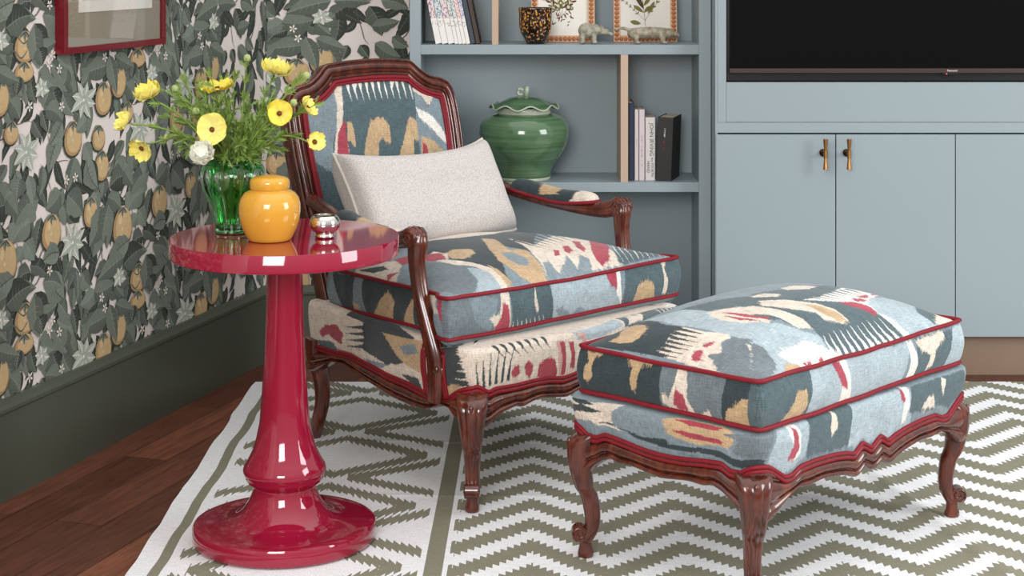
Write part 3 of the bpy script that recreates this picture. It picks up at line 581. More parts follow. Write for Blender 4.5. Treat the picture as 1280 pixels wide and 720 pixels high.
   ('W','V',[(1.406,0.101),(1.404,0.102),(1.375,0.112),(1.377,0.079),(1.389,0.101),(1.403,0.102)]),
   ('K','u',[(0.184,0.133),(0.351,0.14),(0.49,0.097),(0.443,0.03),(0.376,0.015),(0.257,0.021),(0.176,0.009),(0.19,0.067)]),  # dark side motif; its top is raised as painted shade below the cushion
   ('C','u',[(0.014,0.061),(0.151,0.096),(0.263,0.091),(0.267,0.043),(0.257,0.022),(0.175,0.008),(0.102,0.018),(0.018,0.01)]),
   ('K','U',[(0.277,0.083),(0.265,0.078),(0.228,0.068),(0.177,0.056),(0.228,0.062),(0.278,0.069)]),
   ('K','U',[(0.278,0.064),(0.265,0.06),(0.227,0.051),(0.174,0.041),(0.226,0.046),(0.276,0.053)]),
   ('K','U',[(0.276,0.049),(0.263,0.045),(0.224,0.036),(0.17,0.027),(0.223,0.032),(0.274,0.039)]),
   ('K','U',[(0.273,0.036),(0.26,0.032),(0.22,0.023),(0.165,0.014),(0.219,0.019),(0.27,0.026)]),
   ('R','u',[(0.052,0.032),(0.084,0.047),(0.138,0.057),(0.167,0.038),(0.155,0.016),(0.121,0.023),(0.098,0.03),(0.059,0.019)]),
   ('T','u',[(0.018,0.01),(0.111,0.018),(0.131,0.006),(0.091,-0.002),(0.064,-0.002)]),
   ('R','u',[(0.127,0.007),(0.234,0.006),(0.205,-0.002),(0.15,-0.003)]),
   ('N','u',[(0.101,0.0),(0.139,0.006),(0.116,-0.001),(0.105,-0.001)]),
   ('B','u',[(0.25,0.006),(0.377,0.018),(0.313,0.0),(0.311,-0.0)]),
   ('N','u',[(0.354,0.079),(0.448,0.085),(0.535,0.097),(0.532,0.026),(0.457,0.027),(0.414,0.038)]),
   ('B','u',[(0.433,0.061),(0.494,0.078),(0.51,0.058),(0.446,0.045)]),
   ('C','u',[(0.344,0.008),(0.394,0.022),(0.504,0.018),(0.518,-0.0),(0.382,-0.003)]),
   ('K','u',[(0.424,0.01),(0.499,0.016),(0.512,0.004),(0.463,0.003)]),
  ],
 },
 'chair_back': {
  0: [
   ('B','v',[(-0.246,0.843),(-0.125,0.89),(-0.122,0.877),(-0.143,0.795),(-0.167,0.737),(-0.184,0.661),(-0.246,0.708)]),
   ('C','v',[(-0.124,0.892),(-0.099,0.893),(-0.116,0.834),(-0.129,0.786),(-0.125,0.709),(-0.135,0.655),(-0.184,0.661),(-0.156,0.756),(-0.139,0.815)]),
   ('R','v',[(-0.127,0.785),(-0.12,0.773),(-0.126,0.757),(-0.126,0.703),(-0.131,0.678),(-0.165,0.689),(-0.15,0.755),(-0.136,0.774)]),
   ('W','V',[(-0.072,0.897),(-0.088,0.889),(-0.088,0.865),(-0.086,0.834),(-0.083,0.865),(-0.074,0.897)]),
   ('W','V',[(-0.078,0.896),(-0.069,0.889),(-0.069,0.865),(-0.066,0.834),(-0.063,0.865),(-0.043,0.898)]),
   ('W','V',[(-0.033,0.899),(-0.048,0.889),(-0.048,0.864),(-0.046,0.833),(-0.044,0.865),(-0.029,0.899)]),
   ('W','V',[(-0.02,0.899),(-0.025,0.89),(-0.028,0.864),(-0.026,0.832),(-0.023,0.864),(-0.009,0.899)]),
   ('W','V',[(-0.0,0.899),(-0.005,0.89),(-0.007,0.864),(-0.006,0.831),(-0.002,0.864),(0.011,0.899)]),
   ('W','V',[(0.02,0.899),(0.017,0.89),(0.013,0.864),(0.015,0.831),(0.019,0.864),(0.031,0.899)]),
   ('W','V',[(0.04,0.899),(0.041,0.89),(0.034,0.864),(0.035,0.83),(0.04,0.864),(0.041,0.899)]),
   ('W','V',[(0.067,0.898),(0.063,0.891),(0.056,0.864),(0.056,0.829),(0.061,0.864),(0.088,0.897)]),
   ('W','V',[(0.079,0.897),(0.08,0.892),(0.077,0.864),(0.077,0.829),(0.083,0.864),(0.095,0.896)]),
   ('W','V',[(0.1,0.895),(0.101,0.893),(0.1,0.864),(0.099,0.828),(0.106,0.864),(0.112,0.895)]),
   ('W','V',[(0.13,0.888),(0.129,0.885),(0.124,0.864),(0.121,0.827),(0.13,0.864),(0.136,0.886)]),
   ('N','v',[(-0.116,0.784),(-0.102,0.784),(-0.1,0.751),(-0.102,0.721),(-0.109,0.722),(-0.115,0.736),(-0.125,0.737)]),
   ('N','v',[(-0.09,0.651),(-0.08,0.693),(-0.066,0.736),(-0.04,0.779),(-0.017,0.788),(0.004,0.785),(0.019,0.763),(0.015,0.717),(-0.006,0.724),(-0.008,0.736),(-0.026,0.725),(-0.043,0.646)]),
   ('N','v',[(0.022,0.641),(0.036,0.684),(0.066,0.735),(0.089,0.779),(0.106,0.781),(0.117,0.769),(0.121,0.735),(0.117,0.718),(0.103,0.724),(0.093,0.717),(0.078,0.636)]),
   ('B','v',[(0.135,0.853),(0.158,0.835),(0.175,0.812),(0.217,0.843),(0.235,0.82),(0.252,0.828),(0.246,0.688),(0.106,0.634),(0.117,0.777)]),
   ('C','v',[(0.153,0.881),(0.18,0.869),(0.251,0.839),(0.241,0.816),(0.237,0.842),(0.22,0.848),(0.176,0.811),(0.166,0.821),(0.156,0.839),(0.132,0.85)]),
   ('W','v',[(0.124,0.807),(0.184,0.779),(0.221,0.735),(0.25,0.701),(0.213,0.71),(0.169,0.749),(0.129,0.781)]),
   ('N','v',[(0.124,0.729),(0.166,0.716),(0.203,0.688),(0.197,0.653),(0.108,0.658)]),
   ('R','v',[(0.125,0.715),(0.139,0.706),(0.14,0.677),(0.134,0.656),(0.114,0.658)]),
  ],
 },
}
#@@END@@

def grid_mesh(name, panels, mat, parent, motif=None, base='T', smooth=True):
    """panels: list of (pos[ny,nx,3], uv[ny,nx,2], closed_u).  Each panel's uv is shifted by 10*index in u."""
    vs = []; fs = []; uvs = []; cols = []; b = 0
    for pi, (P, UV, closed) in enumerate(panels):
        ny, nx, _ = P.shape
        vs.append(P.reshape(-1, 3)); uvp = UV.reshape(-1, 2).copy()
        mot = (motif or {}).get(pi, [])
        cols.append(dye(uvp[:, 0], uvp[:, 1], mot, base if isinstance(base, str) else base[pi]))
        uvp[:, 0] += 10 * pi; uvs.append(uvp)
        j, i = np.meshgrid(np.arange(ny - 1), np.arange(nx - 1), indexing='ij')
        a = j * nx + i
        fs.append(np.stack([a, a + 1, a + nx + 1, a + nx], -1).reshape(-1, 4) + b)
        b += ny * nx
    vs = np.concatenate(vs); fs = np.concatenate(fs); uvs = np.concatenate(uvs); cols = np.concatenate(cols)
    me = bpy.data.meshes.new(name)
    me.vertices.add(len(vs)); me.vertices.foreach_set('co', vs.astype(np.float32).ravel())
    me.loops.add(len(fs) * 4); me.loops.foreach_set('vertex_index', fs.astype(np.int32).ravel())
    me.polygons.add(len(fs)); me.polygons.foreach_set('loop_start', np.arange(0, len(fs) * 4, 4, dtype=np.int32))
    me.update(calc_edges=True)
    me.polygons.foreach_set('use_smooth', np.ones(len(fs), bool))
    ul = me.uv_layers.new(name='UVMap'); ul.data.foreach_set('uv', uvs[fs.ravel()].astype(np.float32).ravel())
    ca = me.color_attributes.new('dye', 'FLOAT_COLOR', 'POINT')
    ca.data.foreach_set('color', np.concatenate([cols, np.ones((len(cols), 1))], 1).astype(np.float32).ravel())
    o = bpy.data.objects.new(name, me); C.objects.link(o); me.materials.append(mat)
    if parent: o.parent = parent
    return o

def noise2(x, y, seed=0, oct=3):
    """smooth value noise, numpy arrays"""
    r = np.random.default_rng(seed); tab = r.uniform(-1, 1, (64, 64)); out = 0; a = 1.0
    for o in range(oct):
        xi = np.floor(x).astype(int); yi = np.floor(y).astype(int); fx = x - xi; fy = y - yi
        fx = fx * fx * (3 - 2 * fx); fy = fy * fy * (3 - 2 * fy)
        g = lambda i, j: tab[i % 64, j % 64]
        out = out + a * ((g(xi, yi) * (1 - fx) + g(xi + 1, yi) * fx) * (1 - fy) + (g(xi, yi + 1) * (1 - fx) + g(xi + 1, yi + 1) * fx) * fy)
        x = x * 2.03 + 7; y = y * 2.03 + 3; a *= .5
    return out

# ------------------------------------------------------------------ perimeter paths
def resample(pts, step, closed=False):
    P = [np.array(p, float) for p in pts]
    if closed: P.append(P[0])
    L = [0]
    for i in range(len(P) - 1): L.append(L[-1] + np.linalg.norm(P[i + 1] - P[i]))
    n = max(2, int(round(L[-1] / step)))
    s = np.linspace(0, L[-1], n + 1)
    A = np.array(P)
    out = np.stack([np.interp(s, L, A[:, k]) for k in range(A.shape[1])], -1)
    return out, s

def rounded(poly, rad, n=8):
    """closed or open polygon corners rounded: poly list of (x,y,r)"""
    out = []
    m = len(poly)
    for i, (x, y, r) in enumerate(poly):
        if r <= 0: out.append((x, y)); continue
        p = Vector((x, y)); a = (Vector(poly[(i - 1) % m][:2]) - p).normalized(); b = (Vector(poly[(i + 1) % m][:2]) - p).normalized()
        p0 = p + a * r; p1 = p + b * r
        for k in range(n + 1):
            t = k / n
            out.append(tuple((1 - t) ** 2 * p0 + 2 * t * (1 - t) * p + t * t * p1))
    return out

def normals2(P, closed=False):
    T = np.zeros_like(P)
    if closed:
        T = np.roll(P, -1, 0) - np.roll(P, 1, 0)
    else:
        T[1:-1] = P[2:] - P[:-2]; T[0] = P[1] - P[0]; T[-1] = P[-1] - P[-2]
    T /= np.linalg.norm(T, axis=1)[:, None] + 1e-12
    return np.stack([T[:, 1], -T[:, 0]], -1)      # outward for a counter-clockwise path
# ------------------------------------------------------------------ ROOM
LW0 = Vector((-.795, 5.35)); LWD = Vector((.2932, 1.0)).normalized(); LWN = Vector((LWD.y, -LWD.x))   # left wall: start at the corner, normal into room
def wallpt(s, z, off=0.0):      # s = metres from the corner toward the viewer
    p = LW0 - LWD * s + LWN * off
    return Vector((p.x, p.y, z))

# floor ------------------------------------------------------------
def floor_mat():
    m, nt, b = newmat('dark_stained_oak_boards')
    tc = nt.nodes.new('ShaderNodeTexCoord')
    mp = nt.nodes.new('ShaderNodeMapping'); mp.inputs['Rotation'].default_value = (0, 0, R(-90 + 18.3))
    nt.links.new(tc.outputs['Object'], mp.inputs['Vector'])
    br = nt.nodes.new('ShaderNodeTexBrick')
    br.inputs['Color1'].default_value = (*lin((88, 50, 37)), 1); br.inputs['Color2'].default_value = (*lin((140, 86, 62)), 1)
    br.inputs['Mortar'].default_value = (*lin((26, 15, 12)), 1)
    br.inputs['Scale'].default_value = 1; br.inputs['Mortar Size'].default_value = .0012; br.inputs['Bias'].default_value = -.35
    br.inputs['Brick Width'].default_value = .95; br.inputs['Row Height'].default_value = .115
    nt.links.new(mp.outputs[0], br.inputs['Vector'])
    mp2 = nt.nodes.new('ShaderNodeMapping'); mp2.inputs['Scale'].default_value = (3, 45, 3)
    nt.links.new(mp.outputs[0], mp2.inputs['Vector'])
    n = nt.nodes.new('ShaderNodeTexNoise'); n.inputs['Scale'].default_value = 2; n.inputs['Detail'].default_value = 6; n.inputs['Distortion'].default_value = 1.2
    nt.links.new(mp2.outputs[0], n.inputs['Vector'])
    r = nt.nodes.new('ShaderNodeMapRange'); r.inputs['From Min'].default_value = .3; r.inputs['From Max'].default_value = .7
    r.inputs['To Min'].default_value = .62; r.inputs['To Max'].default_value = 1.35
    nt.links.new(n.outputs['Fac'], r.inputs['Value'])
    sc = nt.nodes.new('ShaderNodeVectorMath'); sc.operation = 'SCALE'
    nt.links.new(br.outputs['Color'], sc.inputs[0]); nt.links.new(r.outputs[0], sc.inputs['Scale']); nt.links.new(sc.outputs[0], b.inputs['Base Color'])
    b.inputs['Roughness'].default_value = .38; b.inputs['Specular IOR Level'].default_value = .35
    bp = nt.nodes.new('ShaderNodeBump'); bp.inputs['Strength'].default_value = .15; bp.inputs['Distance'].default_value = .001
    nt.links.new(n.outputs['Fac'], bp.inputs['Height']); nt.links.new(bp.outputs[0], b.inputs['Normal'])
    return m
fl = MB().box(-3.4, 4.2, -1.2, 5.9, -.1, 0).build('floor', floor_mat()); tag(fl, 'dark brown oak plank floor', kind='structure')

# walls ------------------------------------------------------------
WP = {'bg': pbr('wallpaper_ground', (218, 208, 202), .9, noise=(3, .02, 2))}
for k, c in dict(l1=(108, 116, 105), l2=(86, 93, 84), l3=(54, 59, 52), l4=(118, 127, 116), vein=(128, 137, 126), fr=(192, 164, 122), fr2=(168, 136, 94), fr3=(206, 182, 142),
                 fl=(178, 183, 170), fl2=(158, 165, 153), wh=(222, 216, 206), st=(84, 80, 70)).items():
    WP[k] = pbr('wallpaper_' + k, c, .9, noise=(70, .14, 3))
WK = ['bg', 'l1', 'l2', 'l3', 'l4', 'vein', 'fr', 'fr2', 'fr3', 'fl', 'fl2', 'wh', 'st']
WI = {k: i for i, k in enumerate(WK)}
WM = [WP[k] for k in WK]

def wp_s(px, py):
    r = (px - VPX) / FPX
    # left wall line  x = LW0.x + (LWD.x/LWD.y)*(Y-LW0.y)
    k = LWD.x / LWD.y
    Y = (LW0.x - k * LW0.y) / (r - k)
    return ((LW0.y - Y) / LWD.y, CAMH - (py - VPY) / FPX * Y)
TS, TZ = .532, .63
def crop(c, x, y):
    return {'A': lambda: (x / 3.27, 60 + y / 3.27), 'C': lambda: (x / 3.0, 240 + y / 3.0), 'B': lambda: (100 + x / 3.0, 160 + y / 3.0), 'P': lambda: (x, y)}[c]()
LEAVES = """A 100 150 70 205 25|A 105 150 110 235 30|A 115 140 145 210 25|A 150 0 165 75 40|A 200 95 155 125 42|A 205 150 172 238 38|A 150 135 210 155 30
A 268 80 250 155 32|A 212 140 242 232 32|A 35 215 78 288 42|A 165 255 190 345 30|A 178 250 250 296 40|A 130 295 168 368 36|A 250 300 200 395 42|A 248 350 192 515 45
A 300 450 272 585 32|A 288 450 332 555 32|A 350 460 392 590 48|A 396 575 370 700 40|A 172 480 158 606 24|A 110 520 130 645 32|A 60 500 92 606 32|A 245 590 186 662 48
A 268 600 334 684 58|A 250 640 262 725 38|A 62 600 16 680 42|A 104 640 56 722 38|A 330 20 384 114 42|A 395 0 424 64 36|A 250 180 298 276 36|A 350 290 306 344 38|A 340 390 374 466 38|A 300 262 334 304 30
C 62 110 36 205 42|C 112 115 66 174 42|C 122 55 96 115 38|C 16 20 62 84 38|C 152 95 128 236 32|C 88 188 124 256 38|C 85 210 58 264 32|C 218 228 156 262 42|C 182 316 238 402 62|C 112 300 56 348 42
C 18 424 112 350 58|C 122 388 142 546 52|C 60 600 82 664 34|C 110 598 132 676 34|C 150 600 172 694 36|C 286 288 252 364 42|C 270 288 268 446 36|C 304 300 334 356 42|C 346 368 308 486 42|C 352 368 296 424 36
C 402 308 354 372 52|C 208 480 290 502 46|C 198 528 244 606 42|C 250 530 272 596 34|C 214 416 248 466 36|C 372 60 328 206 56|C 380 128 344 246 56|C 402 46 378 186 52|C 412 60 398 214 36|C 302 18 236 72 62
C 240 28 294 114 52|C 142 28 56 62 52|C 480 178 396 272 46|C 462 240 358 332 44|C 472 300 438 354 40|C 404 420 432 566 32|C 474 420 426 442 42|C 440 428 484 566 36|C 398 440 296 502 46|C 332 500 298 562 40
B 18 118 62 226 46|B 130 118 168 196 52|B 162 178 106 222 56|B 90 178 78 264 32|B 216 188 178 254 52|B 232 238 178 304 52|B 100 258 152 304 46|B 106 298 78 436 52|B 60 300 50 380 40|B 200 90 190 160 46"""
BACK_LEAVES = "610 110 770 100 105|710 0 615 45 70|505 40 515 215 60|610 140 508 262 80|725 225 525 245 100|725 190 775 335 90|775 105 855 175 65|780 190 935 245 70|870 5 1055 12 80|1045 30 1110 180 110|1060 130 1200 105 70|1105 0 1245 45 85|1075 215 1205 285 85|1160 185 1245 235 65|1000 225 1045 290 60|940 225 915 300 55|560 20 520 90 60|640 150 560 180 60|470 0 480 120 55|440 150 470 260 60"
FRUITS = [('P', 30, 398, 13, 20), ('P', 29, 430, 12, 13), ('P', 147, 101, 9, 21), ('P', 128, 123, 10, 21), ('P', 90, 173, 11, 22), ('P', 122, 172, 8, 16), ('P', 126, 207, 8.5, 19),
          ('P', 112, 265, 8.5, 19), ('P', 63, 290, 12, 23), ('P', 152, 283, 12, 25), ('P', 158, 140, 7, 13)]
FLOWERS = [(103, 125, 18, 27, 8), (31, 190, 18, 29, 8), (89, 303, 17, 28, 8), (147, 347, 9, 13, 6), (50, 445, 10, 14, 6)]
TINY = [(60, 338), (75, 133), (60, 81), (125, 372), (129, 385), (35, 133), (64, 400), (72, 415), (81, 225), (92, 222)]

def wallpaper_tile():
    polys = []   # (order, matkey, pts)
    rnd = random.Random(3)
    def conv(c, x, y): return wp_s(*crop(c, x, y))
    def leaf(a, b, w, ks, bend):
        ax, az = a; bx, bz = b
        dx, dz = bx - ax, bz - az; L = math.hypot(dx, dz); dx /= L; dz /= L; nx, nz = -dz, dx
        left = []; right = []; mid = []
        for i in range(9):
            t = i / 8; wd = w * (math.sin(PI * t ** .8) ** .85) * (1 - .25 * t)
            off = bend * L * math.sin(PI * t)
            cx = ax + dx * L * t + nx * off; cz = az + dz * L * t + nz * off
            wob = 1 + .12 * math.sin(t * 17 + ax * 90)
            mid.append((cx, cz)); left.append((cx + nx * wd * wob, cz + nz * wd * wob)); right.append((cx - nx * wd, cz - nz * wd))
        o = []
        o.append((ks[0], [mid[i] for i in range(9)] + left[::-1])); o.append((ks[1], [mid[i] for i in range(9)] + right[::-1]))
        vn = []
        for i in range(9): vn.append((mid[i][0] + nx * .0012, mid[i][1] + nz * .0012))
        for i in range(8, -1, -1): vn.append((mid[i][0] - nx * .0008, mid[i][1] - nz * .0008))
        o.append((ks[2], vn))
        for i in (2, 3, 4, 5, 6):
            for sd, E in ((1, left), (-1, right)):
                m0 = mid[i]; e = E[min(i + 1, 8)]
                tx, tz = m0[0] * .25 + e[0] * .75, m0[1] * .25 + e[1] * .75
                o.append((ks[2], [(m0[0], m0[1]), (m0[0] + dx * .0016, m0[1] + dz * .0016), (tx, tz)]))
        return o
    items = []
    # dark background foliage
    for i in range(88):
        a = (rnd.uniform(0, TS), rnd.uniform(0, TZ)); an = rnd.uniform(PI * 1.15, PI * 1.85); L = rnd.uniform(.06, .11)
        items.append(leaf(a, (a[0] + math.cos(an) * L, a[1] + math.sin(an) * L), L * .20, ('l3', 'l3', 'l2'), rnd.uniform(-.15, .15)))
    for i in range(26):
        a = (rnd.uniform(0, TS), rnd.uniform(0, TZ)); an = rnd.uniform(PI * 1.1, PI * 1.9); L = rnd.uniform(.07, .11)
        items.append(leaf(a, (a[0] + math.cos(an) * L, a[1] + math.sin(an) * L), L * .27, rnd.choice([('l2', 'l3', 'l1'), ('l1', 'l2', 'l4'), ('l2', 'l1', 'l4')]), rnd.uniform(-.15, .15)))
    # stems
    for i in range(22):
        x, z = rnd.uniform(0, TS), rnd.uniform(0, TZ); an = rnd.uniform(0, 2 * PI); pts = []
        for k in range(14):
            pts.append((x, z)); an += rnd.uniform(-.35, .35); x += math.cos(an) * .012; z += math.sin(an) * .012
        rb = []
        for k, p in enumerate(pts): rb.append((p[0] + .0016, p[1] + .001))
        for p in pts[::-1]: rb.append((p[0] - .0016, p[1] - .001))
        items.append([('st' if i % 2 else 'l2', [rb[k], rb[k + 1], rb[-k - 2], rb[-k - 1]]) for k in range(13)])
    lv = []
    for it in LEAVES.replace('\n', '|').split('|'):
        c, x0, y0, x1, y1, w = it.split(); a = conv(c, float(x0), float(y0)); b = conv(c, float(x1), float(y1))
        w = float(w) * .00074 * (1.0 if abs(a[0] - b[0]) > .02 else 1.15)
        ks = rnd.choice([('l1', 'l2', 'vein'), ('l1', 'l2', 'l4'), ('l2', 'l3', 'l4'), ('l2', 'l1', 'l4'), ('l4', 'l1', 'vein'), ('l1', 'l4', 'l3')])
        lv.append(leaf(a, b, w, ks, rnd.uniform(-.14, .14)))
    for it in BACK_LEAVES.split('|'):
        x0, y0, x1, y1, w = map(float, it.split()); cv = lambda x, y: (-((200 + x / 4 - VPX) / FPX * 5.35 + .795) + TS, CAMH - (y / 4 - VPY) / FPX * 5.35)
        lv.append(leaf(cv(x0, y0), cv(x1, y1), w * .00034, rnd.choice([('l1', 'l2', 'vein'), ('l2', 'l3', 'l4'), ('l2', 'l1', 'l4')]), rnd.uniform(-.1, .1)))
    rnd.shuffle(lv); items += lv[:60]
    def ellp(c, rx, rz, n=18, egg=.12):
        return [(c[0] + rx * math.cos(2 * PI * i / n) * (1 + egg * math.sin(2 * PI * i / n) * -1), c[1] + rz * math.sin(2 * PI * i / n)) for i in range(n)]
    for c, x, y, hw, hh in FRUITS:
        s0 = conv(c, x, y); s1 = conv(c, x - hw, y); s2 = conv(c, x, y - hh)
        rx = abs(s1[0] - s0[0]); rz = abs(s2[1] - s0[1])
        it = [('l3', ellp((s0[0] + .002, s0[1] - .003), rx * 1.06, rz * 1.06)), ('fr2', ellp(s0, rx, rz)), ('fr', ellp((s0[0] - rx * .10, s0[1] + rz * .05), rx * .82, rz * .88)),
              ('fr3', ellp((s0[0] + rx * .25, s0[1] + rz * .35), rx * .16, rz * .22)), ('fr3', ellp((s0[0] + rx * .05, s0[1] - rz * .1), rx * .10, rz * .10))]
        if hh == 20:      # vine tendrils curling across the round fruit
            for q in range(2):
                tp = [(s0[0] + rx * (1.3 - 1.5 * t), s0[1] + rz * (.45 - .9 * q + .25 * math.sin(t * 6 + q))) for t in [i / 12 for i in range(13)]]
                it += [('l2', [(tp[i][0], tp[i][1] + .002), (tp[i + 1][0], tp[i + 1][1] + .002), (tp[i + 1][0], tp[i + 1][1] - .0022), (tp[i][0], tp[i][1] - .0022)]) for i in range(12)]
        # calyx leaves
        for k in range(3):
            an = PI / 2 + (k - 1) * .9
            it += leaf((s0[0], s0[1] + rz * .95), (s0[0] + math.cos(an + PI) * .03, s0[1] + rz * .95 + math.sin(an + PI) * .026), .006, ('l1', 'l3', 'l4'), .1)
        items.append(it)
    items += lv[60:]
    for x, y, hw, hh, n in FLOWERS:
        s0 = wp_s(x, y); rx = abs(wp_s(x - hw, y)[0] - s0[0]); rz = abs(wp_s(x, y - hh)[1] - s0[1]); it = []
        for k in range(n):
            an = 2 * PI * k / n + .3
            it += leaf(s0, (s0[0] + math.cos(an) * rx * (1 if k % 2 else .85), s0[1] + math.sin(an) * rz * (1 if k % 2 else .85)), .0150 if n > 6 else .012, ('fl', 'fl2', 'wh'), .04)
        it.append(('wh', ellp(s0, .004, .004, 8)))
        items.append(it)
    for x, y in TINY:
        s0 = wp_s(x, y); it = []
        for k in range(5):
            an = 2 * PI * k / 5 + x
            it.append(('wh', [(s0[0], s0[1]), (s0[0] + math.cos(an - .35) * .009, s0[1] + math.sin(an - .35) * .009), (s0[0] + math.cos(an) * .014, s0[1] + math.sin(an) * .014), (s0[0] + math.cos(an + .35) * .009, s0[1] + math.sin(an + .35) * .009)]))
        it.append(('fr2', ellp(s0, .0025, .0025, 6)))
        items.append(it)
    z = 0
    for it in items:
        for k, pts in it:
            z += 1; polys.append((z, k, pts))
    return polys
TILE = wallpaper_tile()
def paper_wall(name, mapf, smin, smax, zmin, zmax, base, label):
    """base: MB with the solid wall; mapf(s,z,off)->point; pattern is printed flat on it"""
    i0, i1 = int(math.floor(smin / TS)) - 1, int(math.ceil(smax / TS)) + 1
    for i in range(i0, i1):
        for j in range(-1, int(math.ceil(zmax / TZ)) + 1):
            for order, k, pts in TILE:
                q = [(min(max(s + i * TS, smin), smax), min(max(z + j * TZ, zmin), zmax)) for s, z in pts]
                a = [p[0] for p in q]; b = [p[1] for p in q]
                if max(a) - min(a) < 1e-5 or max(b) - min(b) < 1e-5: continue
                off = .0003 + order * 1.1e-6
                vs = [mapf(s, z, off) for s, z in q]
                n = len(vs)
                if n <= 4: fs = [tuple(range(n))]
                elif n == 18 and k not in ('fr', 'fr2', 'fr3'):  # two rails: quads between them
                    fs = [(i_, i_ + 1, 16 - i_, 17 - i_) for i_ in range(8)]
                else: fs = [tuple(range(n))]
                base.add(vs, fs, WI[k])
    me = base.mesh(name); o = link(name, me, WM); tag(o, label, kind='structure'); return o
b = MB()
P = [wallpt(-.0, 0), wallpt(5.2, 0), wallpt(5.2, 0, -.12), wallpt(-.3, 0, -.12)]
for i in range(1):
    vs = [Vector((p.x, p.y, 0)) for p in P] + [Vector((p.x, p.y, 2.6)) for p in P]
    b.add(vs, [(0, 1, 5, 4), (1, 2, 6, 5), (2, 3, 7, 6), (3, 0, 4, 7), (4, 5, 6, 7)])
paper_wall('wall_left', wallpt, 0.0, 2.6, .20, 2.1, b, 'left wall papered with grey-green leaves and ochre fruit')
b = MB()
b.box(-.795, -.345, 5.35, 5.6, 0, 2.6); b.box(-.345, 3.2, 5.52, 5.6, 0, 2.6)
def backpt(s, z, off): return Vector((-.795 - s, 5.35 - off, z))     # s negative to the right
def backmap(s, z, off): return Vector((-.795 + s, 5.35 - off, z))
def backmir(s, z, off): return Vector((-.795 + .02 + s, 5.35 - off, z))
# same paper; its drop runs on from the corner
b2 = b
for (order, k, pts) in []: pass
def back_s(s, z, off):  # tile coordinate s runs leftwards, so mirror it back
    return Vector((-.795 - s, 5.35 - off, z))
paper_wall('wall_back', back_s, -.46, 0.0, .20, 2.1, b, 'back wall strip papered with grey-green leaves and ochre fruit')

# baseboards
def bb_profile(depth=.018, h=.227):
    return [(0, 0), (depth, 0), (depth, h - .030), (depth + .004, h - .026), (depth + .004, h - .018), (depth - .003, h - .010), (depth - .008, h - .002), (0.0, h)]
b = MB(); pr = bb_profile(); vs = []; n = len(pr)
for s in (5.1, .0):
    for o_, z in pr: vs.append(wallpt(s, z, o_))
b.add(vs, [(i, i + 1, n + i + 1, n + i) for i in range(n - 1)])
tag(b.build('baseboard_left', M['baseboard']), 'dark green painted baseboard on left wall', kind='structure')
b = MB(); vs = []
for x in (-.79, -.353):
    for o_, z in pr: vs.append((x, 5.35 - o_, z))
b.add(vs, [(i, i + 1, n + i + 1, n + i) for i in range(n - 1)])
tag(b.build('baseboard_back', M['baseboard']), 'dark green painted baseboard on back wall', kind='structure')

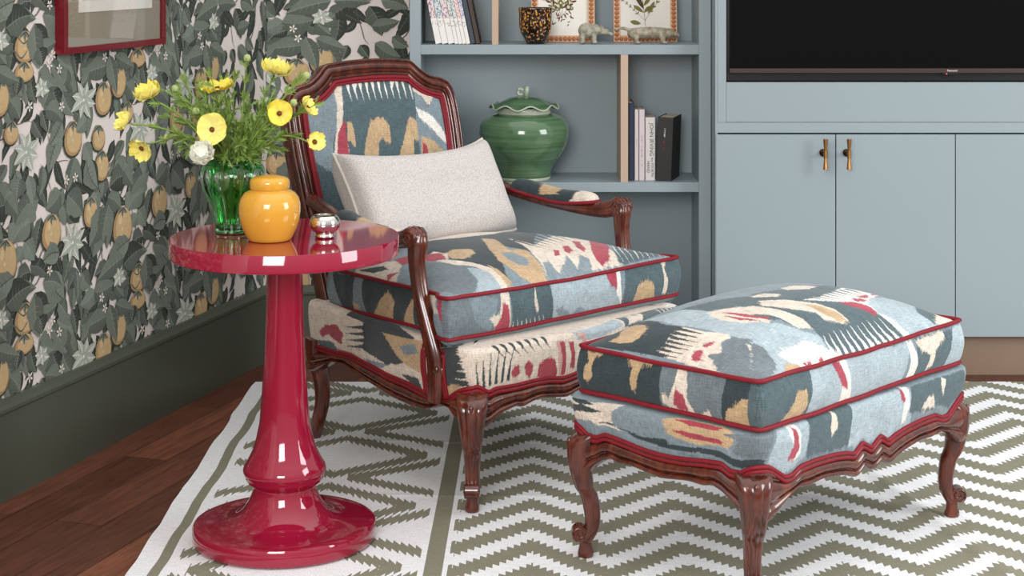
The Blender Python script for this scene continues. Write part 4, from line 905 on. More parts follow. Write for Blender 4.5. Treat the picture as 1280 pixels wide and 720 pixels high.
# ------------------------------------------------------------------ RUG
def rug_mat():
    m, nt, b = newmat('olive_and_white_flatweave'); X.nt = nt
    tc = nt.nodes.new('ShaderNodeTexCoord'); sp = nt.nodes.new('ShaderNodeSeparateXYZ'); nt.links.new(tc.outputs['UV'], sp.inputs[0])
    x = X(sp.outputs[0]); y0 = X(sp.outputs[1])
    nz = nt.nodes.new('ShaderNodeTexNoise'); nz.inputs['Scale'].default_value = 2.2; nz.inputs['Detail'].default_value = 1
    nt.links.new(tc.outputs['UV'], nz.inputs['Vector'])
    y = y0 + (X(nz.outputs['Fac']) - .5) * .035
    # main field
    P2 = .158
    tri = ((x - .010) + 3.16).pp(P2)                 # 0 on ridge .. P2 in valley
    side = (((x - .010) + 3.16) / (2 * P2)).fract().lt(.5)  # 1 right of a ridge
    tooth = ((x / .0136).fract() - .5) * .023
    sgn = side * 2.0 - 1.0
    yy = y + tri * .97 + tooth * sgn * -1.0
    ph = ((yy + 3.0) / .138).fract()
    olive_main = ph.lt(.53) * x.gt(-.158)
    # left field
    u = (x + .465).abs(); sg2 = x.gt(-.465) * 2.0 - 1.0
    t2 = ((x / .0165).fract() - .5) * .021
    c1, c2, per = 4.317, 4.142, .393
    ya = ((y - c1 + 10 * per + per / 2) / per).fract() * per - per / 2
    yb = ((y - c2 + 10 * per + per / 2) / per).fract() * per - per / 2
    sa = (ya.gt(0.0) * 2.0 - 1.0) * sg2; sb = (yb.gt(0.0) * 2.0 - 1.0) * sg2
    da = ((ya + t2 * sa * 1.0).abs() - (0.206 - u).max(0.0) * .74).abs()
    db = ((yb + t2 * sb * -1.0).abs() - (u - .046).max(0.0) * .64).abs()
    fa = da.lt(.026) * u.lt(.214); fb = db.lt(.026) * u.gt(.038) * u.lt(.248)
    left_f = fa.max(fb) * x.lt(-.212) * x.gt(-.722)
    band = (x + .1865).abs().lt(.0185)
    stripe = (x + .741 + (X(nz.outputs['Fac']) - .5) * .01).abs().lt(.0115)
    mask = olive_main.max(left_f).max(band).max(stripe)
    n1 = nt.nodes.new('ShaderNodeTexNoise'); n1.inputs['Scale'].default_value = 260; n1.inputs['Detail'].default_value = 2
    nt.links.new(tc.outputs['UV'], n1.inputs['Vector'])
    mp = nt.nodes.new('ShaderNodeMapping'); mp.inputs['Scale'].default_value = (40, 420, 1); nt.links.new(tc.outputs['UV'], mp.inputs['Vector'])
    n2 = nt.nodes.new('ShaderNodeTexNoise'); n2.inputs['Scale'].default_value = 1; n2.inputs['Detail'].default_value = 2; nt.links.new(mp.outputs[0], n2.inputs['Vector'])
    col = mixcol(nt, mask.s, (232, 232, 233), (134, 131, 113))
    v = (X(n1.outputs['Fac']) + X(n2.outputs['Fac'])) * .5 + .5
    sc = nt.nodes.new('ShaderNodeVectorMath'); sc.operation = 'SCALE'; nt.links.new(col, sc.inputs[0]); nt.links.new(v.s, sc.inputs['Scale'])
    nt.links.new(sc.outputs[0], b.inputs['Base Color']); b.inputs['Roughness'].default_value = .95; b.inputs['Specular IOR Level'].default_value = .1
    h = X(n1.outputs['Fac']) + X(n2.outputs['Fac']) * 1.5
    bp = nt.nodes.new('ShaderNodeBump'); bp.inputs['Strength'].default_value = .5; bp.inputs['Distance'].default_value = .0012
    nt.links.new(h.s, bp.inputs['Height']); nt.links.new(bp.outputs[0], b.inputs['Normal'])
    return m
def build_rug():
    x = np.linspace(-.797, 1.95, 400); y = np.linspace(2.6, 5.055, 360)
    XX, YY = np.meshgrid(x, y)
    Z = .0045 + .0006 * noise2(XX * 6, YY * 6, 4, 3)
    edge = (XX < -.78)
    def fold(x0, y0, x1, y1, w, h):
        L = math.hypot(x1 - x0, y1 - y0); dx, dy = (x1 - x0) / L, (y1 - y0) / L
        t = (XX - x0) * dx + (YY - y0) * dy; q = (XX - x0) * -dy + (YY - y0) * dx
        return h * np.exp(-(q / w) ** 2) * np.clip(np.minimum(t, L - t) / .12, 0, 1)
    Z += fold(1.0, 3.3, .80, 4.25, .022, .007)        # crease running from under the ottoman
    Z += fold(.80, 4.25, .62, 4.5, .03, .004)
    Z += fold(-.79, 4.02, 1.9, 3.93, .008, .0022)     # straight fold lines from packing
    Z += fold(-.79, 4.44, 1.9, 4.42, .008, .0022)
    Z += fold(-.5, 4.5, .2, 4.1, .05, .003); Z += fold(.3, 3.6, .35, 4.2, .03, .0018); Z += fold(-.06, 4.7, .05, 3.4, .03, .0018)
    XE = XX + np.where(XX < -.7, .004 * noise2(YY * 7, YY * 0, 9, 2), 0)
    Ptop = np.stack([XE, YY, Z], -1)
    # skirt down to the floor on all sides
    a = math.atan(.010)
    def rot(Pn):
        q = Pn.copy(); dx = Pn[..., 0] + .0; dy = Pn[..., 1] - 5.055
        q[..., 0] = dx * math.cos(a) - dy * math.sin(a) * -1 * -1 + 0; q[..., 1] = 5.055 + dx * math.sin(a) * 0 + dy; return q
    Ptop[..., 0] += (Ptop[..., 1] - 3.9) * .010
    UV = np.stack([XX, YY], -1)
    def skirt(line, uvl):
        lo = line.copy(); lo[:, 2] = .0003
        return (np.stack([line, lo], 0), np.stack([uvl, uvl], 0), False)
    pan = [(Ptop, UV, False), skirt(Ptop[:, 0], UV[:, 0]), skirt(Ptop[:, -1], UV[:, -1]), skirt(Ptop[0], UV[0]), skirt(Ptop[-1], UV[-1])]
    vs = []; fs = []; uvs = []; b = 0
    for Pn, U_, c in pan:
        ny, nx, _ = Pn.shape; vs.append(Pn.reshape(-1, 3)); uvs.append(U_.reshape(-1, 2))
        j, i = np.meshgrid(np.arange(ny - 1), np.arange(nx - 1), indexing='ij'); q = j * nx + i
        fs.append(np.stack([q, q + 1, q + nx + 1, q + nx], -1).reshape(-1, 4) + b); b += ny * nx
    vs = np.concatenate(vs); fs = np.concatenate(fs); uvs = np.concatenate(uvs)
    me = bpy.data.meshes.new('rug'); me.vertices.add(len(vs)); me.vertices.foreach_set('co', vs.astype(np.float32).ravel())
    me.loops.add(len(fs) * 4); me.loops.foreach_set('vertex_index', fs.astype(np.int32).ravel())
    me.polygons.add(len(fs)); me.polygons.foreach_set('loop_start', np.arange(0, len(fs) * 4, 4, dtype=np.int32)); me.update(calc_edges=True)
    me.polygons.foreach_set('use_smooth', np.ones(len(fs), bool))
    ul = me.uv_layers.new(name='UVMap'); ul.data.foreach_set('uv', uvs[fs.ravel()].astype(np.float32).ravel())
    o = bpy.data.objects.new('patterned_rug', me); C.objects.link(o); me.materials.append(rug_mat())
    tag(o, 'flat-woven rug with olive and white zigzags lying on the plank floor', 'rug')
build_rug()
# ------------------------------------------------------------------ BUILT-IN BOOKCASE
BX = 5.22; BB = 5.455        # front and back of the bookcase
bc = empty('bookcase', (.095, BX, 0)); tag(bc, 'blue-grey painted built-in open bookcase against the papered back wall', 'bookcase')
def part(mb, name, mat, root, smooth=False):
    o = mb.build(name, mat, None, smooth)
    me = o.data; L = root.location
    inv = Matrix.Rotation(-root.rotation_euler.z, 4, 'Z') @ Matrix.Translation(-L)
    me.transform(inv); o.parent = root; return o
part(MB().box(-.351, -.318, BX, BB + .02, 0, 2.3, .001), 'side_panel', M['paint'], bc)
part(MB().box(.507, .5425, BX, BB + .02, 0, 2.3, .001), 'side_panel', M['paint'], bc)
part(MB().box(-.318, .507, BB, BB + .015, 0, 2.3), 'back_panel', M['paint'], bc)
part(MB().box(-.318, .507, BX + .001, BB, .934, .9629, .001), 'shelf', M['paint'], bc)
part(MB().box(-.318, .507, BX + .001, BB, .526, .5547, .001), 'shelf', M['paint'], bc)
part(MB().box(-.318, .507, BX + .001, BB, .06, .09, .001), 'shelf', M['paint'], bc)
o = part(MB().box(-.107, -.088, BX + .002, BB, .9629, 2.3, .0008), 'divider', M['beige_wood'], bc); o['label'] = 'beige vertical divider above the upper shelf'
o = part(MB().box(.275, .297, BX + .002, BB, .5547, .934, .0008), 'divider', M['beige_wood'], bc); o['label'] = 'beige vertical divider between the shelves'

# ------------------------------------------------------------------ MEDIA CABINET
CX = 5.12
cab = empty('media_cabinet', (1.2, CX, 0)); tag(cab, 'blue-grey built-in media cabinet with flat doors below the television', 'cabinet')
part(MB().box(.5525, 2.2, CX + .022, 5.5, .119, .7105).box(.5525, 2.2, CX + .12, 5.5, .7105, 2.3), 'body', M['gap'], cab)
part(MB().box(.5448, .5519, CX + .001, 5.5, .10, 2.3, .0006), 'side_panel', M['paint'], cab)
part(MB().box(.552, .5765, CX, CX + .12, .7427, 2.3, .0006), 'stile', M['paint'], cab)
part(MB().box(.5772, 2.2, CX + .001, CX + .02, .7434, .859, .0006), 'panel', M['paint'], cab)
part(MB().box(.5772, 2.2, CX + .02, CX + .12, .845, .858), 'ledge', M['gap'], cab)
part(MB().box(.5445, 2.2, CX, CX + .12, .7124, .7422, .0006), 'rail', M['paint'], cab)
part(MB().box(.56, 2.2, CX + .035, CX + .06, 0, .119), 'plinth', M['plinth'], cab)
for k, (x0, x1) in enumerate([(.5470, .8938), (.8967, 1.2417), (1.2446, 1.59), (1.5929, 1.939), (1.9418, 2.2)]):
    dr = part(MB().box(x0, x1, CX - .001, CX + .020, .119, .7075, .0008), 'door', M['paint'], cab)
    if k < 2:
        hx = at(1032 if k == 0 else 1061.5, 192, CX - .045).x; hz = at(0, 193, CX - .045).z
        mb = MB()
        mb.tube([(hx, CX - .001, hz), (hx, CX - .007, hz)], .011, 20).tube([(hx, CX - .005, hz), (hx, CX - .045, hz)], .0045, 12)
        o1 = part(mb, 'handle_stem', M['dark_bronze'], cab, True)
        bar = MB().lathe([(.0068, -.044), (.0072, -.0435), (.0062, -.030), (.0042, -.012), (.0042, -.011), (.0062, -.0105), (.0062, .0105), (.0042, .011), (.0042, .012), (.0062, .030), (.0072, .0435), (.0068, .044)], 24,
                         M=Matrix.Translation((hx, CX - .045, hz)))
        o2 = part(bar, 'handle_bar', M['brass'], cab, False); autosmooth(o2, 30)
        for q in (o1, o2):
            mw = q.data; q.parent = dr
        o2['label'] = 'brass T-bar door handle'

# ------------------------------------------------------------------ TELEVISION
tv = empty('television', (1.35, CX + .03, .859)); tag(tv, 'large black flat television recessed in the blue-grey cabinet above its doors', 'television')
def tpart(mb, name, mat, root, smooth=False):
    o = mb.build(name, mat, None, smooth); o.data.transform(Matrix.Translation(-root.location)); o.parent = root; return o
tpart(MB().box(.5785, 2.15, CX + .035, CX + .115, .8595, 1.72, .002), 'housing', M['black'], tv)
tpart(MB().box(.588, 2.14, CX + .012, CX + .035, .8995, 1.70, .0015), 'screen', M['screen'], tv)
tpart(MB().box(.588, 2.14, CX + .010, CX + .034, .8855, .899, .001), 'bezel', M['bezel'], tv)
mb = MB().box(at(1180, 0, CX).x, at(1199, 0, CX).x, CX + .012, CX + .034, .8800, .8855, .001)
tpart(mb, 'sensor_housing', M['black'], tv)
m_led, nt_, b_ = newmat('red_standby_light'); b_.inputs['Base Color'].default_value = (.6, .02, .02, 1); b_.inputs['Emission Color'].default_value = (1, .1, .08, 1); b_.inputs['Emission Strength'].default_value = 1.2
o = tpart(MB().ell((at(1184.5, 0, CX).x, CX + .012, .8828), (.0022, .001, .0016), 10), 'standby_light', m_led, tv); o['label'] = 'small red standby light'

def text_mesh(name, s, size, mat, parent, M4, extrude=.0001, align='CENTER', sx=1.0):
    cu = bpy.data.curves.new(name, 'FONT'); cu.body = s; cu.size = size; cu.extrude = extrude; cu.align_x = align; cu.align_y = 'CENTER'; cu.resolution_u = 2
    t = bpy.data.objects.new('tmp_text', cu); C.objects.link(t)
    bpy.context.view_layer.update()
    dg = bpy.context.evaluated_depsgraph_get()
    me = bpy.data.meshes.new_from_object(t.evaluated_get(dg)); me.name = name
    bpy.data.objects.remove(t); bpy.data.curves.remove(cu)
    me.materials.clear()
    me.transform(M4 @ Matrix.Scale(sx, 4, (1, 0, 0)))
    o = bpy.data.objects.new(name, me); C.objects.link(o); me.materials.append(mat)
    if parent: o.parent = parent
    return o
Mup = Matrix.Rotation(R(90), 4, 'X')      # text facing the viewer (-Y)
text_mesh('lettering', 'Panasonic', .0078, M['white_ink'], tv, Matrix.Translation(-tv.location) @ Matrix.Translation((at(1191.5, 0, CX).x, CX + .0095, .8925)) @ Mup)

# ------------------------------------------------------------------ SHELF OBJECTS
SH1, SH2 = .9629, .5547
# tortoiseshell cup
def tortoise_mat():
    m, nt, b = newmat('tortoiseshell_glass'); tc = nt.nodes.new('ShaderNodeTexCoord')
    mp = nt.nodes.new('ShaderNodeMapping'); mp.inputs['Scale'].default_value = (1, 1, .7); nt.links.new(tc.outputs['Object'], mp.inputs['Vector'])
    v = nt.nodes.new('ShaderNodeTexNoise'); v.inputs['Scale'].default_value = 165; v.inputs['Detail'].default_value = 1.5; nt.links.new(mp.outputs[0], v.inputs['Vector'])
    sp = nt.nodes.new('ShaderNodeSeparateXYZ'); nt.links.new(tc.outputs['Object'], sp.inputs[0]); X.nt = nt
    z = X(sp.outputs[2]); w = 1.0 - ((z - .062) / .045).abs()
    f = X(v.outputs['Fac']) + w.max(-1.0) * .07
    cr = nt.nodes.new('ShaderNodeValToRGB'); e = cr.color_ramp.elements
    e[0].position = .545; e[0].color = (*lin((16, 8, 8)), 1); e[1].position = .67; e[1].color = (*lin((206, 150, 70)), 1); q = e.new(.60); q.color = (*lin((92, 44, 16)), 1)
    nt.links.new(f.s, cr.inputs[0]); nt.links.new(cr.outputs[0], b.inputs['Base Color']); b.inputs['Roughness'].default_value = .08; b.inputs['Coat Weight'].default_value = .6
    return m
c0 = at(669.5, 54, 5.275)
k = 5.275 / FPX
prof = [(.0, 0), (10.5 * k, 0), (11.5 * k, .3 * k), (14 * k, 6 * k), (18.5 * k, 14 * k), (20.5 * k, 21 * k), (20.8 * k, 30 * k), (20.6 * k, 38 * k), (21.8 * k, 44 * k), (22.0 * k, 45 * k), (21.3 * k, 45.2 * k), (19.8 * k, 38 * k), (19.8 * k, 22 * k), (10 * k, 4 * k), (0, 3 * k)]
o = MB().lathe(prof, 48).build('glass_cup', tortoise_mat(), None, True, (c0.x, c0.y, SH1 + .0003)); tag(o, 'brown and amber tortoiseshell glass cup standing on the upper shelf', 'cup')

# bobbin picture frames with botanical prints
M['bobbin'] = pbr('carved_tan_bobbin_wood', (176, 112, 70), .5, noise=(60, .2, 2)); M['bobbin_pale'] = pbr('pale_frame_edge', (206, 164, 132), .5, noise=(60, .1, 2))
M['olive_ink'] = pbr('olive_print_ink', (120, 112, 62), .9, noise=(60, .3, 2)); M['brown_ink'] = pbr('brown_print_ink', (96, 66, 44), .9, noise=(60, .3, 2))
def bobbin_frame(px0, px1, kind, label):
    D = 5.355; x0 = at(px0, 0, D).x; x1 = at(px1, 0, D).x; W = x1 - x0; H = .27
    rt = empty('picture_frame', ((x0 + x1) / 2, D, SH1 + .0008)); rt.rotation_euler = (R(-5), 0, 0)
    tag(rt, label, 'picture frame', 'botanical prints on the upper shelf')
    fw = .0205; mb = MB(); h = W / 2
    mb.box(-h, -h + fw, 0, .014, 0, H, .001).box(h - fw, h, 0, .014, 0, H, .001).box(-h + fw, h - fw, 0, .014, 0, fw, .001).box(-h + fw, h - fw, 0, .014, H - fw, H, .001)
    fr = mb.build('frame', M['bobbin_pale'], rt)
    mb = MB(); st = .0128
    n = int((H - fw) / st)
    for sx in (-h + fw / 2, h - fw / 2):
        for i in range(n + 1): mb.ell((sx, 0, fw / 2 + i * (H - fw) / n), (.0073, .006, .0062), 10)
    n2 = int((W - fw) / st)
    for zz in (fw / 2, H - fw / 2):
        for i in range(1, n2): mb.ell((-h + fw / 2 + i * (W - fw) / n2, 0, zz), (.0062, .006, .0073), 10)
    mb.build('bobbins', M['bobbin'], fr, True)
    MB().box(-h + fw, h - fw, .006, .012, fw, H - fw).build('print', M['paper'], rt)
    art = MB(); rnd = random.Random(kind)
    def lf(x, z, an, L, w, mi):
        vs = []
        for t, ww in ((0, 0), (.3, .8), (.6, 1), (.85, .6), (1, 0)):
            vs.append((x + math.cos(an) * L * t - math.sin(an) * w * ww, .0056, z + math.sin(an) * L * t + math.cos(an) * w * ww))
        for t, ww in ((.85, .6), (.6, 1), (.3, .8)):
            vs.append((x + math.cos(an) * L * t + math.sin(an) * w * ww, .0056, z + math.sin(an) * L * t - math.cos(an) * w * ww))
        art.add(vs, [tuple(range(8))], mi)
    def stalk(x, z, an, L, n_, lw):
        for i in range(8):
            q = L / 8; x2 = x + math.cos(an) * q; z2 = z + math.sin(an) * q
            art.add([(x - .0006, .0057, z), (x + .0006, .0057, z), (x2 + .0006, .0057, z2), (x2 - .0006, .0057, z2)], [(0, 1, 2, 3)], 1)
            if i > 0:
                for sd in (-1, 1): lf(x2, z2, an + sd * rnd.uniform(.5, .9), rnd.uniform(.6, 1) * n_, lw, 0 if rnd.random() < .75 else 1)
            x, z = x2, z2; an += rnd.uniform(-.1, .1)
    if kind == 1:
        for an in (60, 85, 110, 130): stalk(-.004, .075, R(an), .11, .026, .0035)
        for i in range(26): lf(rnd.uniform(-.035, .03), rnd.uniform(.055, .11), rnd.uniform(0, 6), rnd.uniform(.008, .018), .002, rnd.choice((0, 1, 1)))
    else:
        stalk(.0, .05, R(92), .16, .045, .006); stalk(.0, .065, R(135), .12, .01, .0015); stalk(.0, .065, R(60), .13, .012, .002)
        lf(-.012, .056, R(168), .035, .007, 0); lf(.008, .085, R(62), .045, .006, 0); lf(-.004, .10, R(118), .055, .007, 1)
    art.build('drawing', [M['olive_ink'], M['brown_ink']], rt, fix=False)
    return rt
bobbin_frame(664, 743.5, 1, 'tan bobbin frame with a leafy botanical print behind the tortoiseshell cup')
bobbin_frame(767, 846.5, 2, 'tan bobbin frame with a long-leaved botanical print, behind the low long stone animal')

# carved stone animals
def stone_mat(name, c1, c2):
    m, nt, b = newmat(name); tc = nt.nodes.new('ShaderNodeTexCoord')
    n = nt.nodes.new('ShaderNodeTexNoise'); n.inputs['Scale'].default_value = 55; n.inputs['Detail'].default_value = 6; n.inputs['Roughness'].default_value = .7
    nt.links.new(tc.outputs['Object'], n.inputs['Vector'])
    cr = nt.nodes.new('ShaderNodeValToRGB'); e = cr.color_ramp.elements; e[0].position = .35; e[0].color = (*lin(c1), 1); e[1].position = .65; e[1].color = (*lin(c2), 1)
    nt.links.new(n.outputs['Fac'], cr.inputs[0]); nt.links.new(cr.outputs[0], b.inputs['Base Color']); b.inputs['Roughness'].default_value = .5
    return m
def blob(name, mb, mat, loc, vox=.0016):
    o = mb.build(name, mat, None, True)
    mod = o.modifiers.new('r', 'REMESH'); mod.mode = 'VOXEL'; mod.voxel_size = vox
    sm = o.modifiers.new('s', 'SMOOTH'); sm.iterations = 8; sm.factor = .6
    bpy.context.view_layer.update()
    dg = bpy.context.evaluated_depsgraph_get(); me = bpy.data.meshes.new_from_object(o.evaluated_get(dg))
    o.modifiers.clear(); o.data = me
    if not me.materials: me.materials.append(mat)
    me.polygons.foreach_set('use_smooth', [True] * len(me.polygons)); o.location = loc
    return o
a0 = at(741, 54, 5.262); k = 5.262 / FPX
def E(mb, px, py, rx, ry, dy=0, rz=None):   # ellipsoid in figure pixels (relative)
    mb.ell(((px - 741) * k, dy, (54.6 - py) * k), (rx * k, (rz or rx) * k if False else (rz or ry) * k, ry * k), 16)
mb = MB()
E(mb, 733, 38, 10.5, 9.8, 0, 9); E(mb, 742, 37.5, 8.5, 8.5, 0, 8); E(mb, 750, 38, 6, 6.2, 0, 6); E(mb, 757, 40, 5, 4.2, 0, 4.5); E(mb, 763, 42.5, 3.6, 2.6, 0, 3)
for px in (727.5, 742):
    for dy in (-.011, .011):
        E(mb, px, 47, 4.0, 8, dy, 3.6); E(mb, px + .3, 52.6, 4.2, 2.0, dy, 3.6)
E(mb, 751, 32.5, 1.8, 2, -.009, 1.6); E(mb, 751, 32.5, 1.8, 2, .009, 1.6)
o = blob('stone_figurine', mb, stone_mat('speckled_grey_stone', (104, 100, 84), (178, 174, 156)), (a0.x, a0.y, SH1 + .0007)); tag(o, 'small speckled grey stone animal standing with lowered head, beside the tortoiseshell cup', 'figurine', 'carved stone animals')
a0 = at(812, 54, 5.262)
mb = MB()
def E2(px, py, rx, ry, dy=0, rz=None): mb.ell(((px - 812) * k, dy, (54.6 - py) * k), (rx * k, (rz or ry) * k, ry * k), 16)
for i in range(9):
    t = i / 8; E2(791 + 44 * t, 41.5 - 1.0 * math.sin(PI * t), 7, 6.8 + .8 * math.sin(PI * t), 0, 7.5)
E2(839, 42, 6, 5, 0, 6); E2(844, 43, 5.5, 3.6, 0, 5); E2(847.5, 44, 3, 2.4, 0, 4)
for i in range(10):
    t = i / 9; E2(790 - 20 * t, 39 - 3.5 * math.sin(PI * t * .8) - 1 * t, 3, 2.6 - 1.2 * t, 0, 3 - 1.2 * t)
for px in (795, 828):
    for dy in (-.012, .012):
        E2(px, 48, 3.6, 6, dy, 3.4); E2(px + 2.5, 52.8, 4.5, 1.7, dy, 3.2)
o = blob('stone_figurine', mb, stone_mat('banded_grey_brown_stone', (112, 90, 70), (168, 166, 146)), (a0.x, a0.y, SH1 + .0003)); tag(o, 'low long grey-brown stone animal with a trailing tail, farthest right on the upper shelf', 'figurine', 'carved stone animals')

# leaning white paperbacks with coloured lettering
def spine_mat(name, tint, n_seed):
    m, nt, b = newmat(name); X.nt = nt
    tc = nt.nodes.new('ShaderNodeTexCoord'); sp = nt.nodes.new('ShaderNodeSeparateXYZ'); nt.links.new(tc.outputs['Object'], sp.inputs[0])
    x, y, z = (X(sp.outputs[i]) for i in range(3))
    mp = nt.nodes.new('ShaderNodeMapping'); mp.inputs['Location'].default_value = (n_seed * 3.1, 0, n_seed); mp.inputs['Scale'].default_value = (260, 1, 170); nt.links.new(tc.outputs['Object'], mp.inputs['Vector'])
    v = nt.nodes.new('ShaderNodeTexVoronoi'); v.inputs['Scale'].default_value = 1; nt.links.new(mp.outputs[0], v.inputs['Vector'])
    glyph = X(v.outputs['Distance']).lt(.42) * y.lt(.0008)
    g1 = glyph * z.gt(.078); g2 = glyph * z.gt(.052) * z.lt(.070)
    c = mixcol(nt, g1.s, (232, 228, 222), tint); c = mixcol(nt, (g2 * .6).s, c, (110, 106, 108))
    tintband = z.gt(.076) * y.lt(.0008)
    c = mixcol(nt, (tintband * .22).s, c, tint)
    nt.links.new(c, b.inputs['Base Color']); b.inputs['Roughness'].default_value = .6
    return m
tints = [(150, 84, 110), (84, 130, 150), (160, 96, 130), (110, 128, 120), (84, 140, 152), (222, 150, 140), (110, 120, 170)]
names = ['purple', 'blue', 'mauve', 'grey-green', 'teal', 'pale pink', 'lavender']
D = 5.245; kk = D / FPX
edges = [544.5, 552.5, 560.5, 568.5, 573.3, 578.2, 583, 588]
lean = R(-11.5)
pos_words = ['leftmost in the leaning row', 'second from left in the row', 'third from left in the row', 'middle of the leaning row', 'third from right in the row', 'second from right in the row', 'rightmost, against the dark books']
for i in range(7):
    x0 = (edges[i] - VPX) * kk; x1 = (edges[i + 1] - VPX) * kk; w = (x1 - x0) * math.cos(lean)
    rt = empty('paperback_book', (x0, D, SH1 + w * math.sin(-lean) * 0 + .0004)); rt.rotation_euler = (0, lean, 0)
    tag(rt, 'white paperback with %s spine print, %s' % (names[i], pos_words[i]), 'book', 'leaning white paperbacks on the upper shelf')
    hgt = .25 - .004 * (i % 2)
    MB().box(.0004, w - .0004, 0, .15, 0, hgt, .0008).build('cover', spine_mat('spine_%s' % names[i].replace(' ', '_').replace('-', '_'), tints[i], i), rt)
M['navy'] = pbr('navy_book_cloth', (32, 44, 66), .6, noise=(60, .1, 2)); M['slate'] = pbr('dark_slate_cover', (52, 62, 74), .5, noise=(40, .2, 3))
M['umber'] = pbr('dark_umber_cover', (62, 44, 34), .5, noise=(90, .5, 3)); M['pages'] = pbr('book_pages', (200, 186, 164), .9, noise=(200, .15, 1))
def book(px0, px1, D, h, depth, mat, label, group, lean_=0.0, rz=0.0, z=SH1, bev=.001):
    k_ = D / FPX; x0 = (px0 - VPX) * k_; w = (px1 - px0) * k_ * math.cos(lean_)
    rt = empty('book', (x0, D, z + .0004 + (w * math.sin(lean_) if lean_ > 0 else 0))); rt.rotation_euler = (0, lean_, rz); tag(rt, label, 'book', group)
    mb = MB(); t = .0012
    mb.box(0, w, 0, t * 1.6, 0, h, .0006).box(0, t, 0, depth, 0, h).box(w - t, w, 0, depth, 0, h)
    c = mb.build('cover', mat, rt); MB().box(t, w - t, t * 1.6, depth - .003, .0015, h - .0025).build('pages', M['pages'], rt)
    return rt
book(588.6, 594.5, 5.25, .235, .15, M['slate'], 'dark slate-blue book leaning beside the row of white paperbacks', 'dark books on the upper shelf', lean)
book(595.2, 600.5, 5.25, .20, .15, M['umber'], 'dark umber book, the last one leaning toward the beige divider', 'dark books on the upper shelf', lean)

# books on the lower shelf
D = 5.262; kk = D / FPX
def sh(pxtop): return CAMH - (pxtop - VPY) * kk - SH2
M['cream'] = pbr('cream_book_cover', (206, 200, 196), .6, noise=(30, .03, 2)); M['pinkish'] = pbr('pinkish_book_cover', (204, 190, 192), .6, noise=(30, .03, 2)); M['charcoal'] = pbr('charcoal_book_cover', (42, 39, 38), .5, noise=(30, .12, 2))
bn = book(785.8, 792.6, D, sh(129), .15, M['navy'], 'tall thin navy book beside the beige divider on the lower shelf', 'books on the lower shelf', z=SH2)
b1 = book(793.4, 798.2, D, sh(137), .14, M['pinkish'], 'slim pinkish-white paperback right of the navy book', 'books on the lower shelf', z=SH2)
b2 = book(798.8, 805.9, D, sh(137), .14, M['pinkish'], 'pinkish-white paperback with faint grey spine lettering, second from the navy book', 'books on the lower shelf', z=SH2)
b3 = book(806.6, 819.0, D, sh(147), .14, M['cream'], 'thick white paperback with dark capital letters down its spine', 'books on the lower shelf', z=SH2)
b4 = book(819.8, 839.0, D - .005, sh(146.5), .125, M['charcoal'], 'thick charcoal book turned at an angle, rightmost on the lower shelf', 'books on the lower shelf', lean_=R(2.2), rz=R(-16), z=SH2)
def spine_text(rt, s, size, x, z, mat, sx=1.0):
    text_mesh('lettering', s, size, mat, rt, Matrix.Translation((x, -.0004, z)) @ Mup @ Matrix.Rotation(R(-90), 4, 'Z'), .0001, 'CENTER', sx)
w3 = 12.4 * kk
spine_text(b3, 'JOHN IRVING', .0165, w3 * .62, .122, M['dark_ink'], .98); spine_text(b3, 'the FOURTH', .0105, w3 * .70, .040, M['dark_ink']); spine_text(b3, 'HAND', .0125, w3 * .30, .040, M['dark_ink'])
M['red_ink'] = pbr('dull_red_lettering', (150, 60, 50), .6); M['pale_ink'] = pbr('pale_grey_lettering', (150, 140, 142), .6)
def faint_lettering(rt, x, z0, z1, h, mat, seed):
    """lettering too small to read in the photo: a line of short strokes running down the spine"""
    rnd = random.Random(seed); mb = MB(); z = z1
    while z > z0:
        w_ = rnd.uniform(.35, .7) * h
        if rnd.random() < .85:
            mb.box(x - h / 2, x + h / 2, -.0005, -.0003, z - w_ * .3, z)
            if rnd.random() < .6: mb.box(x + (h / 2 - h * .2) * rnd.choice((-1, 1)) - h * .1, x + h * .1, -.0005, -.0003, z - w_, z - w_ * .3)
        z -= w_ + h * .28
    mb.build('lettering', mat, rt)
faint_lettering(b4, 19 * kk * .48, .128, .156, .0050, M['white_ink'], 1); faint_lettering(b4, 19 * kk * .44, .090, .124, .0045, M['red_ink'], 2)
faint_lettering(b2, 7 * kk * .5, .040, .135, .0060, M['pale_ink'], 3); faint_lettering(b1, 4.8 * kk * .5, .100, .125, .0035, M['pale_ink'], 4)

# green ginger jar
def green_mat():
    m, nt, b = newmat('green_ribbed_glaze'); tc = nt.nodes.new('ShaderNodeTexCoord')
    mp = nt.nodes.new('ShaderNodeMapping'); mp.inputs['Scale'].default_value = (3, 3, 90); nt.links.new(tc.outputs['Object'], mp.inputs['Vector'])
    n = nt.nodes.new('ShaderNodeTexNoise'); n.inputs['Scale'].default_value = 1.4; n.inputs['Detail'].default_value = 4; nt.links.new(mp.outputs[0], n.inputs['Vector'])
    cr = nt.nodes.new('ShaderNodeValToRGB'); e = cr.color_ramp.elements; e[0].position = .2; e[0].color = (*lin((52, 84, 56)), 1); e[1].position = .85; e[1].color = (*lin((102, 134, 98)), 1)
    nt.links.new(n.outputs['Fac'], cr.inputs[0]); nt.links.new(cr.outputs[0], b.inputs['Base Color']); b.inputs['Roughness'].default_value = .12; b.inputs['Coat Weight'].default_value = .5
    bp = nt.nodes.new('ShaderNodeBump'); bp.inputs['Strength'].default_value = .25; bp.inputs['Distance'].default_value = .0015
    nt.links.new(n.outputs['Fac'], bp.inputs['Height']); nt.links.new(bp.outputs[0], b.inputs['Normal']); return m
M['green'] = green_mat()
